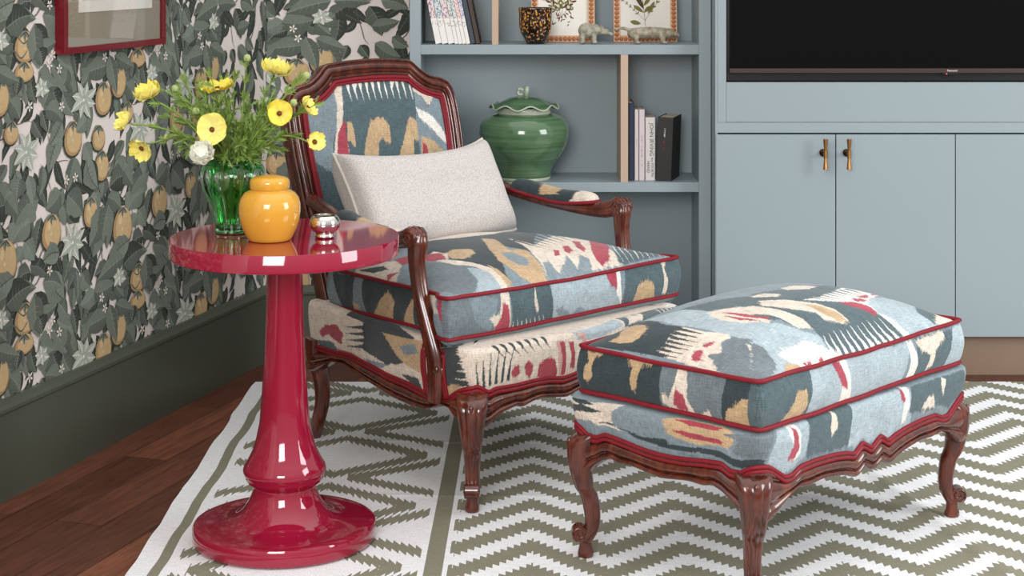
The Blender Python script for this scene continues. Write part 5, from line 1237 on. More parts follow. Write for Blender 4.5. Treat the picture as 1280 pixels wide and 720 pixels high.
k = 5.30 / FPX; gj = empty('ginger_jar', (at(655, 0, 5.30).x, 5.30, SH2 + .0003)); tag(gj, 'round green glazed lidded ceramic jar on the lower shelf', 'jar')
def prof_k(L, y0): return [(r * k, (y0 - y) * k) for r, y in L]
MB().lathe([(0, 0)] + prof_k([(32, 223.5), (33, 223), (33, 219.5)], 223.5), 64).build('foot', M['green_white'], gj, True)
MB().lathe(prof_k([(32.5, 219.8), (33.5, 219), (34, 214), (35.5, 209), (38, 204), (44, 196), (50, 187), (54, 177), (56, 166), (55.5, 158), (52, 150), (46, 145), (38, 142), (33.5, 141)], 223.5), 64, caps=False).build('body', M['green'], gj, True)
MB().lathe(prof_k([(33.2, 142), (33.6, 140), (33.2, 137), (33.4, 134), (32, 133), (30, 134), (30, 142)], 223.5), 64, caps=False).build('neck', M['green_white'], gj, True)
# wavy lid
vs = []; fs = []; n = 128; rings = [(4, 119.5), (12, 120.5), (20, 122.5), (27, 126), (33, 129.5), (37, 131.5), (42, 132.0)]
for j, (r, y) in enumerate(rings):
    for i in range(n):
        a = 2 * PI * i / n; wv = max(0, (r - 27) / 15)
        rr = r * (1 + .03 * wv * math.cos(8 * a + 1)); vs.append((rr * k * math.cos(a), rr * k * math.sin(a), (223.5 - y) * k + wv * .0065 * math.sin(8 * a)))
for j in range(len(rings) - 1):
    for i in range(n): fs.append((j * n + i, j * n + (i + 1) % n, (j + 1) * n + (i + 1) % n, (j + 1) * n + i))
fs.append(tuple(range(n)))
lid = MB().add(vs, fs).build('lid', M['green'], gj, True)
md = lid.modifiers.new('s', 'SOLIDIFY'); md.thickness = .004; md.offset = -1
rimp = [(42 * k * (1 + .03 * math.cos(8 * a + 1)) * math.cos(a), 42 * k * (1 + .03 * math.cos(8 * a + 1)) * math.sin(a), (223.5 - 132.6) * k + .0065 * math.sin(8 * a)) for a in [2 * PI * i / 128 for i in range(128)]]
MB().tube(rimp, .0026, 8, closed=True).build('lid_rim', M['green_white'], lid, True)
MB().tube([(.006, 0, (223.5 - 120) * k), (.0075, 0, (223.5 - 113) * k), (.0095, 0, (223.5 - 107.5) * k)], [.0070, .0078, .0074], 14).tube(
    [(-.012 + .008 * math.cos(t), -.002, (223.5 - 114.5) * k + .009 * math.sin(t)) for t in [0.3 + i * .45 for i in range(13)]], .0046, 10).build('finial', M['green_white'], lid, True)

# ------------------------------------------------------------------ WALL ART ON THE LEFT WALL
s0 = (5.35 - 4.686) / LWD.y; s1 = (5.35 - 4.202) / LWD.y
pf = empty('framed_picture', wallpt((s0 + s1) / 2, .995, .001)); pf.rotation_euler = (0, 0, math.atan2(LWD.y, LWD.x))
tag(pf, 'dark red framed black and white print with taupe mat hanging on the papered left wall', 'framed picture')
# local: x along wall away from viewer, y = -normal... room side is -y
W = s1 - s0; H = .62; fw = .016; dp = .028; h = W / 2
MB().box(-h, -h + fw, -dp, 0, 0, H, .001).box(h - fw, h, -dp, 0, 0, H, .001).box(-h + fw, h - fw, -dp, 0, 0, fw, .001).box(-h + fw, h - fw, -dp, 0, H - fw, H, .001).build('frame', M['frame_red'], pf)
MB().box(-h + fw, h - fw, -dp + .010, -.002, fw, H - fw).build('mat', M['mat_board'], pf)
MB().box(-h + .078, h - .062, -dp + .008, -dp + .010, .098, H - .1).build('paper_border', M['paper'], pf)
def etch_mat():
    m, nt, b = newmat('black_and_white_landscape_print'); tc = nt.nodes.new('ShaderNodeTexCoord')
    mp = nt.nodes.new('ShaderNodeMapping'); mp.inputs['Scale'].default_value = (34, 1, 9); nt.links.new(tc.outputs['Object'], mp.inputs['Vector'])
    n = nt.nodes.new('ShaderNodeTexNoise'); n.inputs['Scale'].default_value = 1; n.inputs['Detail'].default_value = 7; n.inputs['Distortion'].default_value = .8; nt.links.new(mp.outputs[0], n.inputs['Vector'])
    X.nt = nt; sp = nt.nodes.new('ShaderNodeSeparateXYZ'); nt.links.new(tc.outputs['Object'], sp.inputs[0])
    f = X(n.outputs['Fac']) + (1.0 - (X(sp.outputs[0]) / .08).abs()).max(0.0) * .22
    cr = nt.nodes.new('ShaderNodeValToRGB'); e = cr.color_ramp.elements; e[0].position = .46; e[0].color = (*lin((36, 38, 38)), 1); e[1].position = .66; e[1].color = (*lin((214, 210, 200)), 1)
    nt.links.new(f.s, cr.inputs[0]); nt.links.new(cr.outputs[0], b.inputs['Base Color']); b.inputs['Roughness'].default_value = .9; return m
MB().box(-h + .090, h - .074, -dp + .0065, -dp + .008, .128, H - .12).build('print', etch_mat(), pf)
def glass_pane():
    m, nt, b = newmat('picture_glass'); b.inputs['Base Color'].default_value = (1, 1, 1, 1)
    t = nt.nodes.new('ShaderNodeBsdfTransparent'); g = nt.nodes.new('ShaderNodeBsdfGlossy'); g.inputs['Roughness'].default_value = .01
    lw = nt.nodes.new('ShaderNodeLayerWeight'); lw.inputs['Blend'].default_value = .5; X.nt = nt
    f_ = X(lw.outputs['Facing']); f_ = f_ * f_ * f_ * f_ * .8 + .035
    f = nt.nodes.new('ShaderNodeClamp'); nt.links.new(f_.s, f.inputs[0]); mx = nt.nodes.new('ShaderNodeMixShader')
    nt.links.new(f.outputs[0], mx.inputs[0]); nt.links.new(t.outputs[0], mx.inputs[1]); nt.links.new(g.outputs[0], mx.inputs[2]); nt.links.new(mx.outputs[0], nt.nodes['Material Output'].inputs[0]); return m
MB().box(-h + fw, h - fw, -dp + .003, -dp + .005, fw, H - fw).build('glass', glass_pane(), pf)
# ------------------------------------------------------------------ SIDE TABLE
TX, TY = -.513, 3.711; q = .001687
st = empty('side_table', (TX, TY, .0062)); tag(st, 'glossy raspberry-red round pedestal side table standing on the rug beside the armchair', 'table')
zt = .6427 - .0062
prof = [(0, zt), (.2395, zt), (.2404, zt - .0012), (.2404, zt - .0365), (.2385, zt - .038), (0, zt - .038)]
prof = prof[::-1]
o = MB().lathe(prof, 96).build('tabletop', M['lacquer'], st); autosmooth(o, 50)
col = [(.0375, zt - .038), (.0375, .518 * 1.078), (.0396, .46), (.0435, .375), (.0487, .295), (.053, .245), (.059, .215), (.067, .188), (.077, .168), (.0845, .156), (.0870, .149), (.0868, .143), (.0845, .138),
       (.0835, .1365), (.083, .132), (.079, .124), (.073, .119), (.0665, .1155), (.066, .113), (.0665, .106), (.070, .094), (.0765, .080), (.088, .063), (.100, .052), (.113, .045), (.130, .0405), (.150, .0385), (.170, .0378)]
o = MB().lathe(col[::-1], 96, caps=False).build('column', M['lacquer'], st, True); autosmooth(o, 60)
o = MB().lathe([(0, 0), (.186, 0), (.190, .003), (.192, .010), (.192, .030), (.1895, .0355), (.184, .0375), (.165, .038), (.10, .038), (0, .036)], 96).build('base', M['lacquer'], st); autosmooth(o, 40)

# yellow jar on the table
k = 3.66 / FPX; TZ_ = .6427
yj = empty('lidded_jar', (at(337, 0, 3.66).x, 3.66, TZ_ + .0006)); tag(yj, 'small yellow glazed lidded jar on the red side table', 'jar')
MB().lathe([(0, 0)] + [(r * k, z * k) for r, z in [(25.5, 0), (27, 1.2), (29, 5), (33.5, 14), (37, 25), (38.4, 36), (38.2, 45), (36, 53), (31.5, 59), (26, 62), (23.5, 63), (23.5, 66)]], 64).build('body', M['yellow_glaze'], yj, True)
o = MB().lathe([(r * k, z * k) for r, z in [(20, 64), (24.2, 64.2), (24.8, 65), (24.8, 72), (24.4, 74.5), (22.5, 77), (17, 79.3), (9, 81), (0, 81.4)]], 64).build('lid', M['yellow_glaze'], yj, True); autosmooth(o, 50)

# silver tealight holder
k = 3.69 / FPX
sv = empty('tealight_holder', (at(406, 0, 3.69).x, 3.69, TZ_ + .0006)); tag(sv, 'small round polished silver tealight holder on the red side table', 'candle holder')
o = MB().lathe([(0, 0)] + [(r * k, z * k) for r, z in [(10.5, 0), (12.5, .8), (13, 2.2), (12.3, 4), (11.2, 5.2), (12.5, 7), (15.5, 8.8), (18.3, 12.5), (19.3, 17), (18.8, 21.5), (16.8, 25.3), (14.6, 27.4), (13.8, 27.8), (13.0, 27.2), (15.5, 24.5), (17.5, 20.5), (17.9, 17), (15, 11), (8, 8), (0, 7.6)]], 64).build('cup', M['chrome'], sv, True)
MB().lathe([(0, .0185), (.0150, .0185), (.0155, .021), (.0155, .028), (.0145, .029), (0, .029)], 32).build('tealight', M['paper'], sv)

# ------------------------------------------------------------------ GREEN VASE
VX_, VY_ = -.631, 3.763; vz = TZ_ + .0006
def vase_mat():
    m, nt, b = newmat('green_cut_crystal'); X.nt = nt
    tc = nt.nodes.new('ShaderNodeTexCoord'); sp = nt.nodes.new('ShaderNodeSeparateXYZ'); nt.links.new(tc.outputs['Object'], sp.inputs[0])
    x, y, z = (X(sp.outputs[i]) for i in range(3))
    ang = X.op('ARCTAN2', y, x); n = 10
    a = (ang * (n / (2 * PI)) + .3).fract() - .5                 # -.5..+.5 per facet
    lens = ((a / .42) * (a / .42) + ((z - .117) / .022) * ((z - .117) / .022)).lt(1.0)
    flute = ((a / .17).abs() + ((z - .045) / .055) * ((z - .045) / .055)).lt(1.0)
    clear = lens.max(flute * .85)
    c = mixcol(nt, clear.s, (112, 218, 134), (250, 254, 250))
    nt.links.new(c, b.inputs['Base Color'])
    b.inputs['Transmission Weight'].default_value = 1.0; b.inputs['Roughness'].default_value = .02; b.inputs['IOR'].default_value = 1.5; b.inputs['Coat Weight'].default_value = .0
    return m
vs = []; fs = []; n = 200
vp = [(.036, 0), (.038, .002), (.0385, .006), (.042, .03), (.050, .06), (.060, .085), (.067, .103), (.0705, .118), (.069, .131), (.063, .142), (.058, .148), (.058, .153), (.060, .158)]
def vr(r, z, a, inner=0):
    f = math.cos(10 * a)
    if inner: return r
    u_ = ((a * 10 / (2 * PI) + .3) % 1) - .5; q_ = (u_ / .44) ** 2 + ((z - .117) / .023) ** 2
    out = r - (.0042 * (1 - q_) if q_ < 1 else 0)                       # round thumb-cuts on the shoulder
    if z < .1: out -= .0036 * math.exp(-(u_ / .16) ** 2) * min(1, z / .01) * min(1, (.1 - z) / .02)   # tall flutes below
    return out
nr = len(vp)
outer = spline([(r, 0, z) for r, z in vp], 3); outer = [(p.x, p.z) for p in outer]
inner = [(max(r - .005, .004), max(z, .008)) for r, z in outer][::-1]
mb = MB(); ring = [(r, z, 0) for r, z in outer] + [(r, z, 1) for r, z in inner]
for r, z, inn in ring:
    for i in range(n):
        a = 2 * PI * i / n; rr = r if inn else vr(r, z, a); vs.append((rr * math.cos(a), rr * math.sin(a), z))
for j in range(len(ring) - 1):
    for i in range(n): fs.append((j * n + i, j * n + (i + 1) % n, (j + 1) * n + (i + 1) % n, (j + 1) * n + i))
fs.append(tuple(reversed(range(n)))); fs.append(tuple((len(ring) - 1) * n + i for i in range(n)))
o = mb.add(vs, fs).build('glass_vase', vase_mat(), None, True, (VX_, VY_, vz)); tag(o, 'green cut crystal vase holding the flowers on the red side table', 'vase')

# ------------------------------------------------------------------ FLOWERS
def basis(nrm):
    nrm = Vector(nrm).normalized(); u = nrm.orthogonal().normalized(); return u, nrm.cross(u).normalized(), nrm
def petals(mb, c, nrm, R_, n=6, cup=.6, layers=1, ruffle=.15, seed=0, mi=0, width=1.0):
    rnd = random.Random(seed); u, v, w = basis(nrm)
    for l in range(layers):
        for k_ in range(n):
            a0_ = 2 * PI * (k_ + .5 * l) / n + rnd.uniform(-.12, .12); L = R_ * (1 - .16 * l) * rnd.uniform(.88, 1.08); cp = cup + .35 * l + rnd.uniform(-.12, .12)
            vs = []; nu, nv = 9, 7
            ph = rnd.uniform(0, 6)
            for j in range(nv):
                t = j / (nv - 1); wd = L * .62 * width * math.sin(PI * (.12 + .72 * t)) ** .8
                for i in range(nu):
                    s = (i / (nu - 1)) * 2 - 1
                    rad = L * t * (1 - .12 * s * s * t); lat = wd * s
                    hgt = L * (cp * .55 * t * t + .22 * s * s * t * .8) + ruffle * L * .22 * t * math.sin(s * 6 + ph) * t
                    d = u * math.cos(a0_) + v * math.sin(a0_); e = -u * math.sin(a0_) + v * math.cos(a0_)
                    q_ = math.cos(cp * .5 * t)
                    vs.append(c + d * rad * q_ + e * lat + w * (hgt + .0012 * l + .0006 * k_))
            fs = [(j * nu + i, j * nu + i + 1, (j + 1) * nu + i + 1, (j + 1) * nu + i) for j in range(nv - 1) for i in range(nu - 1)]
            mb.add(vs, fs, mi)
def stem_path(tip, dirn, sag=.0, base=None):
    rnd = random.Random(int(tip.x * 1e5)); base = base or Vector((VX_ + rnd.uniform(-.018, .018), VY_ + rnd.uniform(-.018, .018), vz + .03))
    mouth = Vector((VX_, VY_, vz + .155)); off = (tip - mouth); off.z = 0
    m = mouth + off.normalized() * min(.032, off.length * .5)
    mid = m.lerp(tip, .5) + Vector((0, 0, .02 + sag))
    return spline([base, m, mid, tip], 8)
def ferny(mb, c, direction, L, n=5, seed=0, mi=0):
    """finely divided leaf: thin pointed lobes fanning out"""
    rnd = random.Random(seed); u, v, w = basis(direction)
    for k_ in range(n):
        a = rnd.uniform(0, 2 * PI); sp = rnd.uniform(.2, .9)
        d = (w + (u * math.cos(a) + v * math.sin(a)) * sp).normalized(); l = L * rnd.uniform(.55, 1.1)
        side = d.cross(Vector((rnd.uniform(-1, 1), rnd.uniform(-1, 1), rnd.uniform(-1, 1)))).normalized()
        cur = d.cross(side) * rnd.uniform(-.25, .25) * l; vs = []
        for t, wd in ((0, .35), (.3, .8), (.6, 1), (.85, .6), (1, .05)):
            p = c + d * l * t + cur * t * t
            vs += [p - side * wd * .0022, p + side * wd * .0022]
        mb.add(vs, [(2 * i, 2 * i + 1, 2 * i + 3, 2 * i + 2) for i in range(4)], mi)
        # side lobes
        for t in (.35, .6):
            p = c + d * l * t + cur * t * t
            for sg in (-1, 1):
                dd = (d + side * sg * rnd.uniform(.6, 1)).normalized(); ll = l * .38
                mb.add([p, p + dd * ll * .5 + d * .0013, p + dd * ll, p + dd * ll * .5 - d * .0013], [(0, 1, 2, 3)], mi)
BL = [  # px, py, D, radius(px), facing, layers, n, cup, kind, label
    (188, 121, 3.70, 19, (-.35, -.35, .75), 2, 6, 1.1, 'petal', 'pale yellow ranunculus seen side-on, highest of three at the bouquet left'),
    (160, 153, 3.72, 16, (-.75, -.3, .35), 1, 6, 1.0, 'petal', 'yellow ranunculus turned left, farthest left in the bouquet'),
    (178, 184, 3.70, 17, (-.3, -.75, -.45), 1, 6, .6, 'petal', 'yellow ranunculus nodding down, lowest at the left of the bouquet'),
    (272, 112, 3.78, 23, (-.1, -.25, .95), 1, 7, .35, 'petal_deep', 'flat open deep yellow ranunculus seen edge-on at the top centre of the bouquet'),
    (265, 162, 3.66, 21, (.1, -.98, .12), 1, 7, .35, 'petal', 'large open yellow ranunculus with brown centre facing the viewer'),
    (256, 194, 3.65, 19, (-.15, -.75, .45), 3, 8, 1.1, 'petal_white', 'full white ranunculus just above the vase rim'),
    (343, 92, 3.76, 21, (.25, -.1, .85), 2, 6, .9, 'petal', 'tall yellow ranunculus turned away at the top right of the bouquet'),
    (349, 142, 3.68, 17, (.15, -.95, .15), 1, 6, .55, 'petal_deep', 'yellow ranunculus with dark centre in front of the chair frame'),
    (383, 136, 3.74, 15, (.75, -.2, .4), 1, 6, .8, 'petal', 'yellow ranunculus turned right, beside the chair back'),
    (392, 178, 3.72, 14, (.4, -.5, .2), 1, 5, .9, 'petal', 'drooping yellow ranunculus at the lower right of the bouquet')]
for i, (px, py, D, r, nrm, lay, n, cup, kd, lab) in enumerate(BL):
    c = at(px, py, D); nv = Vector(nrm).normalized(); rad = r * D / FPX
    fw_ = empty('ranunculus', (c.x, c.y, c.z)); tag(fw_, lab, 'flower', 'ranunculus flowers in the green vase')
    T = -c
    mb = MB(); petals(mb, Vector((0, 0, 0)), nv, rad, n, cup, lay, .6, i, 0, 1.08 if n > 6 else 1.15)
    p_ = mb.build('petals', M[kd], fw_, True, fix=False)
    if kd != 'petal_white':
        mb = MB(); u, v, w = basis(nv); mb.ell((0, 0, 0), (.0042, .0042, .004), 10)
        for k_ in range(16):
            a = 2 * PI * k_ / 16; mb.ell((math.cos(a) * .0048, math.sin(a) * .0048, .001), (.0011, .0011, .0016), 6)
        o = mb.build('centre', M['flower_centre'], fw_, True); o.data.transform(Matrix((u, v, w)).transposed().to_4x4() if False else Matrix(((u.x, v.x, w.x, 0), (u.y, v.y, w.y, 0), (u.z, v.z, w.z, 0), (0, 0, 0, 1)))); o.location = nv * .004
    pts = stem_path(c - nv * .003, nv, .0 if py < 170 else .012)
    pts[-2] = pts[-1] - nv * .012; pts[-3] = pts[-3].lerp(pts[-2], .4)
    mb = MB().tube([p + T for p in pts], .0019, 7)
    mb.build('stem', M['stem'], fw_, True)
    mb = MB()
    for s_ in range(2 if py > 150 else 3):
        j = int(len(pts) * (.62 + .12 * s_)); ferny(mb, pts[j] + T, (pts[j + 1] - pts[j]).normalized(), .032, 5, i * 10 + s_)
    mb.build('leaf', M['leaf'], fw_, fix=False)
BUDS = [(309, 72, 3.76, 'pale green bud on the tallest stem of the bouquet'), (383, 94, 3.74, 'pale green bud at the upper right of the bouquet, beside the chair crest'), (219, 110, 3.74, 'pale green bud right of the upper left bloom'),
        (245, 138, 3.70, 'pale green bud above the large open bloom'), (367, 128, 3.70, 'whitish bud between the two right-hand blooms'), (208, 171, 3.70, 'small green bud left of the large open bloom'), (232, 132, 3.78, 'small green bud left of centre of the bouquet')]
for i, (px, py, D, lab) in enumerate(BUDS):
    c = at(px, py, D); rt = empty('flower_bud', (c.x, c.y, c.z)); tag(rt, lab, 'flower bud', 'buds in the green vase')
    r = .0078 if i != 5 else .006
    mb = MB().ell((0, 0, 0), (r, r, r * .95), 12)
    for k_ in range(5):
        a = 2 * PI * k_ / 5; mb.ell((math.cos(a) * r * .5, math.sin(a) * r * .5, -r * .2), (r * .55, r * .55, r * .85), 8)
    mb.build('bud', M['bud'], rt, True)
    pts = stem_path(c, None, .005); mb = MB().tube([p - c for p in pts], .0013, 6); mb.build('stem', M['stem'], rt, True)
    mb = MB()
    for s_ in range(3):
        j = int(len(pts) * (.6 + .13 * s_)); ferny(mb, pts[j] - c, (pts[j + 1] - pts[j]).normalized(), .030, 5, 77 + i * 10 + s_)
    mb.build('leaf', M['leaf'], rt, fix=False)
# filler greenery nobody could count
mb = MB(); rnd = random.Random(21)
for i in range(66):
    px = rnd.gauss(300, 46); py = rnd.uniform(95, 185) if rnd.random() < .8 else rnd.uniform(170, 200)
    if py > 150: px = 292 + (px - 292) * .75
    px = min(max(px, 200), 395)
    tip = at(px, py, 3.76 + rnd.uniform(-.06, .06)); pts = stem_path(tip, None, rnd.uniform(-.01, .01)); mb.tube(pts, .0012, 5, 1)
    for j in range(12, len(pts) - 1, 2):
        if rnd.random() < .8: ferny(mb, pts[j], (pts[j + 1] - pts[j]).normalized() + Vector((rnd.uniform(-.6, .6), rnd.uniform(-.6, .6), rnd.uniform(-.2, .4))), rnd.uniform(.02, .038), 3, i * 31 + j)
    ferny(mb, pts[-1], (pts[-1] - pts[-2]).normalized(), .026, 5, i)
for i in range(60):     # skirt of leaves round the vase mouth
    a = rnd.uniform(0, 2 * PI); c = Vector((VX_ + .035 * math.cos(a), VY_ + .035 * math.sin(a), vz + .150 + rnd.uniform(0, .02)))
    ferny(mb, c, Vector((math.cos(a) * .8, math.sin(a) * .8, rnd.uniform(-.1, .9))), rnd.uniform(.025, .04), 3, 900 + i)
o = mb.build('greenery', [M['leaf'], M['stem']], None, fix=False); tag(o, 'feathery green filler foliage spreading from the green vase', 'foliage', kind='stuff')
# ------------------------------------------------------------------ UPHOLSTERED FURNITURE
def band(path, nrm, zt, zb, prof, parent, name, mat, closed=False, nv=None):
    """vertical moulded band following path; prof: list of (t 0..1 from zt to zb, outward offset)"""
    n = len(path); vs = []; fs = []; k = len(prof)
    for i in range(n):
        for t, o_ in prof:
            tt = min(max(t, 0), 1.02)
            vs.append((path[i][0] + nrm[i][0] * o_, path[i][1] + nrm[i][1] * o_, zt[i] + (zb[i] - zt[i]) * tt))
    last = n if closed else n - 1
    for i in range(last):
        for j in range(k - 1):
            a = i * k + j; b_ = ((i + 1) % n) * k + j
            fs.append((a, b_, b_ + 1, a + 1))
    o = MB().add(vs, fs).build(name, mat, parent, False); autosmooth(o, 55)
    return o
APRON = [(0, -.010), (0, .004), (.05, .009), (.10, .0095), (.15, .007), (.17, .0035), (.21, .0030), (.25, .0075), (.32, .0115), (.42, .0140), (.54, .0140), (.62, .0110), (.65, .0065), (.69, .0060), (.73, .0105), (.80, .0140), (.88, .0140), (.95, .010), (1.0, .001), (1.0, -.014)]
def welt(path, nrm, z, r, off, parent, name='trim', closed=False, double=True):
    mb = MB()
    P1 = [(path[i][0] + nrm[i][0] * off, path[i][1] + nrm[i][1] * off, z[i]) for i in range(len(path))]
    if double:
        mb.tube([(p[0], p[1], p[2] + r * .95) for p in P1], r, 8, closed=closed); mb.tube([(p[0], p[1], p[2] - r * .95) for p in P1], r, 8, closed=closed)
    else: mb.tube(P1, r, 8, closed=closed)
    return mb.build(name, M['red_trim'], parent, True)

def cabriole(parent, fx, fy, dx, dy, ztop, name='leg', front=True, sc=1.0):
    """carved leg; foot centre fx,fy; dx,dy = outward diagonal direction"""
    d = Vector((dx, dy, 0)).normalized(); sd = Vector((-d.y, d.x, 0))
    secs = [(ztop + .014, -.016, .014, .034), (ztop + .004, -.001, .024, .036), (ztop - .012, .009, .027, .035), (ztop - .035, .012, .026, .031), (ztop - .065, .010, .0235, .027), (ztop - .10, .003, .0205, .0225), (.125, -.007, .0185, .0195),
            (.095, -.013, .0170, .0175), (.07, -.014, .0158, .0165), (.052, -.010, .0155, .0165), (.040, -.004, .0150, .0165), (.031, .000, .013, .0145)]
    cen = spline([(r_, 0, z) for z, r_, a, b_ in secs], 4); hh = spline([(a, b_, 0) for z, r_, a, b_ in secs], 4)
    n = 40; vs = []; fs = []
    for p, h_ in zip(cen, hh):
        for i in range(n):
            a = 2 * PI * i / n; c_, s_ = math.cos(a), math.sin(a); pw = 2.35
            rad = (abs(c_) ** pw + abs(s_) ** pw) ** (-1 / pw)
            g = 1.0
            for ga in (.50, -.50): g -= .13 * math.exp(-((a if a < PI else a - 2 * PI) - ga) ** 2 / .010)      # grooves flanking the front ridge
            g -= .09 * math.exp(-((abs(a if a < PI else a - 2 * PI)) - 1.30) ** 2 / .012)
            vs.append(Vector((fx, fy, p.z)) + d * (p.x + c_ * rad * h_.x * g) + sd * (s_ * rad * h_.y * g))
    m = len(cen)
    for j in range(m - 1):
        for i in range(n): fs.append((j * n + i, j * n + (i + 1) % n, (j + 1) * n + (i + 1) % n, (j + 1) * n + i))
    fs.append(tuple(range(n))); fs.append(tuple((m - 1) * n + i for i in reversed(range(n))))
    mb = MB().add(vs, fs)
    if front:   # scrolled toe: a rolled volute with raised coil
        for s0_ in (-1, 1):
            pts = []
            for k_ in range(22):
                t = k_ / 21; an = -1.2 + t * 8.2; rr = .0150 * (1 - .72 * t)
                pts.append(Vector((fx, fy, .049)) + d * (.013 + rr * math.cos(an)) + Vector((0, 0, rr * math.sin(an))) + sd * s0_ * (.0135 + .003 * t))
            mb.tube(pts, [.0030 - .0010 * k_ / 21 for k_ in range(22)], 8)
        c = Vector((fx, fy, .049)) + d * .013
        mb.tube([c - sd * .0140, c + sd * .0140], .0158, 24)
        # small leaf carved at the top of the knee
        c = Vector((fx, fy, ztop - .012)) + d * .0335
        mb.ell(tuple(c), (.0055, .0055, .012), 12)
    lg = mb.build(name, M['wood'], parent, False); autosmooth(lg, 50)
    ft = MB().lathe([(0, 0), (.0150, 0), (.0165, .003), (.0160, .010), (.0135, .020), (.0125, .030), (.0128, .033)], 24, M=Matrix.Translation((fx, fy, 0))).build('foot', M['wood'], lg, True)
    return lg

def cushion(parent, name, outline, zs, step, dome, motif, base, ztilt=0.0, bulge=.012, under=.016, seed=1, topres=None, wr=.0012):
    """boxed cushion. outline(v)->(xL,xR,y) for v -1..1 gives plan rows; zs=(z bottom piping, z top piping)"""
    zb, zt_ = zs
    ys = np.linspace(-1, 1, topres[1]); us = np.linspace(-1, 1, topres[0])
    U, V = np.meshgrid(us, ys)
    xl, xr, yy = outline(U, V)
    Xp = xl + (xr - xl) * (U + 1) / 2; Yp = yy
    tilt = ztilt * (V + 1) / 2
    dm = dome * (1 - np.abs(U) ** 2.6) ** .75 * (1 - np.abs(V) ** 2.6) ** .75
    wrk = wr * noise2(Xp * 9, Yp * 9, seed, 3) * np.minimum(1, (1 - np.abs(U)) * 8) * np.minimum(1, (1 - np.abs(V)) * 8)
    Z = zt_ + tilt + dm + wrk
    top = np.stack([Xp, Yp, Z], -1); topuv = np.stack([Xp, Yp], -1)
    # perimeter (counter-clockwise: front edge left->right, right side, back, left side)
    per = np.concatenate([top[0, :, :2], top[1:, -1, :2], top[-1, ::-1, :2][1:], top[::-1, 0, :2][1:]])
    tl = np.concatenate([tilt[0], tilt[1:, -1], tilt[-1, ::-1][1:], tilt[::-1, 0][1:]])
    r0 = len(top[0]) + len(top) - 2 + len(top[0]) // 2          # start the loop in the middle of the hidden back edge
    per = np.vstack([per[:-1][r0:], per[:-1][:r0], per[:-1][r0:r0 + 1]]); tl = np.concatenate([tl[:-1][r0:], tl[:-1][:r0], tl[:-1][r0:r0 + 1]])
    acc = np.concatenate([[0], np.cumsum(np.linalg.norm(np.diff(per, axis=0), axis=1))])
    n = int(acc[-1] / step); s = np.linspace(0, acc[-1], n + 1)
    P = np.stack([np.interp(s, acc, per[:, 0]), np.interp(s, acc, per[:, 1])], -1); TLT = np.interp(s, acc, tl)
    # smooth corners a little
    Pc = P[:-1].copy()
    for _ in range(5): Pc = (np.roll(Pc, 1, 0) + 2 * Pc + np.roll(Pc, -1, 0)) / 4
    N = normals2(Pc, True); Pc = np.vstack([Pc, Pc[:1]]); N = np.vstack([N, N[:1]])
    m = int((zt_ - zb) / step) + 1; t = np.linspace(0, 1, m)
    T_, S_ = np.meshgrid(t, s, indexing='ij')
    wob = wr * 1.6 * noise2(S_ * 22, T_ * 1.5 + 5, seed + 3, 2) + wr * noise2(S_ * 60, T_ * 2.5, seed + 4, 2) * .5
    off = bulge * np.sin(PI * T_) ** .8 + wob * np.sin(PI * T_)
    side = np.stack([Pc[None, :, 0] + N[None, :, 0] * off, Pc[None, :, 1] + N[None, :, 1] * off, zb + (zt_ - zb) * T_ + TLT[None, :]], -1)
    sideuv = np.stack([S_, zb + (zt_ - zb) * T_], -1)
    # lower edge tucked under
    m2 = 9; t2 = np.linspace(0, 1, m2); T2, S2 = np.meshgrid(t2, s, indexing='ij')
    inw = .055 * (1 - np.cos(T2 * PI / 2)); dwn = under * np.sin(T2 * PI / 2)
    und = np.stack([Pc[None, :, 0] - N[None, :, 0] * inw, Pc[None, :, 1] - N[None, :, 1] * inw, zb - dwn + TLT[None, :]], -1)
    und = und[::-1]; undu = np.stack([S2, zb - T2 * .05], -1)[::-1]
    # the top sheet edge follows the smoothed corners as well
    wts = np.clip(1 - np.maximum(np.abs(U), np.abs(V)), 0, 1)
    from_edge = (wts < .06)
    cx = (Xp.min() + Xp.max()) / 2; cy = (Yp.min() + Yp.max()) / 2
    cr = np.clip((np.abs(U) + np.abs(V) - 1.9) / .1, 0, 1); top[..., 0] += (cx - top[..., 0]) * cr * .02; top[..., 1] += (cy - top[..., 1]) * cr * .03
    o = grid_mesh(name, [(top, topuv, False), (side, sideuv, True), (und, undu, True)], M['ikat'], parent, motif, base)
    # bottom cloth closes the cushion
    for nm, zz, ph in (('top', zt_, 0), ('bottom', zb, 2)):
        z = zz + TLT[::6] + .0016 * np.sin(s[::6] * 9 + ph) + .0010 * noise2(s[::6] * 12, s[::6] * 0, seed + 9, 2)
        pts = [(Pc[i * 6, 0] + N[i * 6, 0] * .003, Pc[i * 6, 1] + N[i * 6, 1] * .003, z[i]) for i in range(len(z) - 1)]
        MB().tube(pts, .0048, 8, closed=True).build('piping', M['red_trim'], o, True)
    return o

